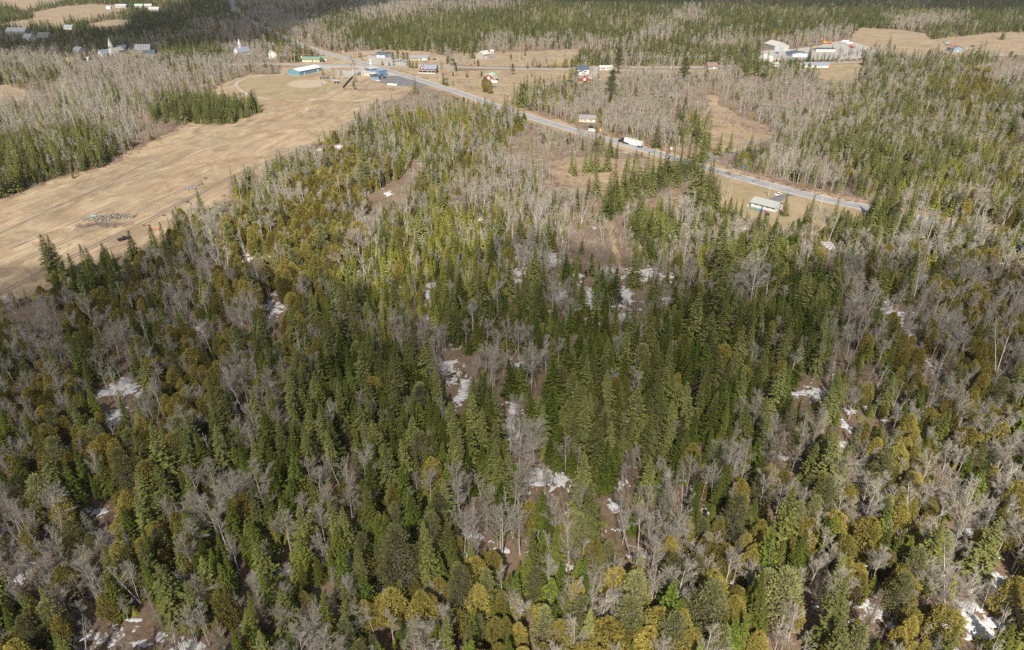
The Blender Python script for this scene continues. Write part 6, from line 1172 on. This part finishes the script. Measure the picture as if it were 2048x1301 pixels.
for it in range(3):
    bb, by_, tt, ty_, r_ = silhouettes(x, y, 4 * sc, 1.6); bad = np.zeros(m, bool)
    for x0, y0, x1, y1, yb in PROT:
        if x1 - x0 < 60: bad |= (tt + r_ > x0) & (tt - r_ < x1) & (ty_ < y1) & (by_ > y0) & (y < yb - 1)
    sc[bad] *= .6
scatter('scrub', 'low leafless scrub scattered over the rough clearings', srcl, np.c_[x, y, np.full(m, -.03)], np.c_[np.zeros((m, 2)), rg.uniform(0, 6.28, m)], np.c_[sc, sc, sc], rg.choice([0, 1, 2, 3, 5, 5], m), 'brush')
print('SCRUB', m)

# ------------------------------------------------------------------ clouds that shade parts of the land
def cloud(poly, H0, seed, label, dens=.44):
    sh = np.array([SUNDIR.x, SUNDIR.y]) / -SUNDIR.z * H0
    P = np.array([G(*q)[:2] for q in poly]); r = np.random.default_rng(seed); st = 12
    xs = np.arange(P[:, 0].min() - 40, P[:, 0].max() + 40, st); ys = np.arange(P[:, 1].min() - 40, P[:, 1].max() + 40, st * 1.0); a, b_ = np.meshgrid(xs, ys); sgn = inpoly(a.ravel(), b_.ravel(), P).reshape(a.shape)
    d = np.full(a.shape, 1e9)
    for i in range(len(P)):
        p, q = P[i], P[(i + 1) % len(P)]; L = q - p; t = np.clip(((a - p[0]) * L[0] + (b_ - p[1]) * L[1]) / (L @ L), 0, 1); d = np.minimum(d, np.hypot(a - p[0] - t * L[0], b_ - p[1] - t * L[1]))
    d = np.where(sgn, d, -d); w = 30 if H0 < 900 else 60
    f = np.clip(d / w + .5 + (vnoise(a, b_, seed, .02) - .5) * 1.1 + (vnoise(a, b_, seed + 1, .05) - .5) * .6, 0, 1); f = f * f * (3 - 2 * f)
    if H0 < 900: f *= np.interp(b_, [90, 150, 200, 340], [.58, .74, 1, 1])
    f *= .86 + .28 * (vnoise(a, b_, seed + 2, .012) - .5)
    X1 = a - sh[0]; Y1 = b_ - sh[1]; n1 = a.shape[1]; I = (np.arange(a.shape[0] - 1)[:, None] * n1 + np.arange(n1 - 1)[None]).ravel(); Q = np.stack([I, I + 1, I + n1 + 1, I + n1], 1); fl = f.ravel(); Q = Q[fl[Q].max(1) > .01]
    zt = H0 + f * 55 * (.5 + vnoise(a, b_, seed + 3, .02)) + 2; zb = H0 - f * 10
    V = np.r_[np.stack([X1, Y1, zt], -1).reshape(-1, 3), np.stack([X1, Y1, zb], -1).reshape(-1, 3)]; F = np.r_[Q, Q[:, ::-1] + len(fl)]
    m, t = nmat('cloud_mist'); at = N(t, 'ShaderNodeAttribute', attribute_name='shade_mass'); tr = N(t, 'ShaderNodeBsdfTransparent'); df = N(t, 'ShaderNodeBsdfDiffuse'); df.inputs[0].default_value = (.9, .9, .9, 1); mx = N(t, 'ShaderNodeMixShader'); o_ = N(t, 'ShaderNodeOutputMaterial')
    t.links.new(math_(t, 'MULTIPLY', at.outputs['Fac'], dens), mx.inputs[0]); t.links.new(tr.outputs[0], mx.inputs[1]); t.links.new(df.outputs[0], mx.inputs[2]); t.links.new(mx.outputs[0], o_.inputs[0])
    me = fastmesh('cloud', V, F, [m]); aa = me.attributes.new('shade_mass', 'FLOAT', 'POINT'); aa.data.foreach_set('value', np.r_[fl, fl].astype(np.float32)); me.polygons.foreach_set('use_smooth', [True] * len(me.polygons)); tag(obj('cloud', me), label, 'cloud', kind='stuff')
cloud([(-900, 640), (-200, 600), (60, 585), (160, 560), (330, 530), (430, 600), (560, 620), (700, 640), (860, 600), (1000, 590), (1120, 575), (1300, 585), (1450, 570), (1600, 590), (1800, 640), (2000, 660), (2400, 640), (2500, 720), (2048, 760), (1900, 850), (1700, 900), (1500, 930), (1320, 1000), (1200, 1100), (1130, 1200), (1080, 1500), (400, 1700), (-700, 1500)], 640, 3, 'flat grey cloud over the near forest', .57)
cloud([(-300, 66), (0, 62), (100, 66), (180, 68), (250, 48), (310, 24), (380, 4), (420, -30), (900, -34), (780, 8), (690, 26), (620, 52), (560, 84), (420, 92), (330, 104), (200, 112), (120, 116), (0, 112), (-300, 118)], 1300, 8, 'flat grey cloud over the village', .8)
cloud([(500, -8), (900, 6), (1200, 10), (1500, 14), (1800, 20), (2048, 26), (2400, 30), (2600, 2), (2048, -4), (1500, -14), (900, -20), (500, -24)], 1300, 15, 'long grey cloud over the far forest', .5)

# ------------------------------------------------------------------ air
V, F = [], []; box(V, F, -4600, 4600, -700, 6600, -1, 123); m, t = nmat('haze_air'); pv = N(t, 'ShaderNodeVolumePrincipled'); pv.inputs['Color'].default_value = (.86, .92, 1, 1); pv.inputs['Density'].default_value = HAZE
o_ = N(t, 'ShaderNodeOutputMaterial'); t.links.new(pv.outputs[0], o_.inputs['Volume']); tag(obj('haze', mesh('haze', V, F, m)), kind='stuff')
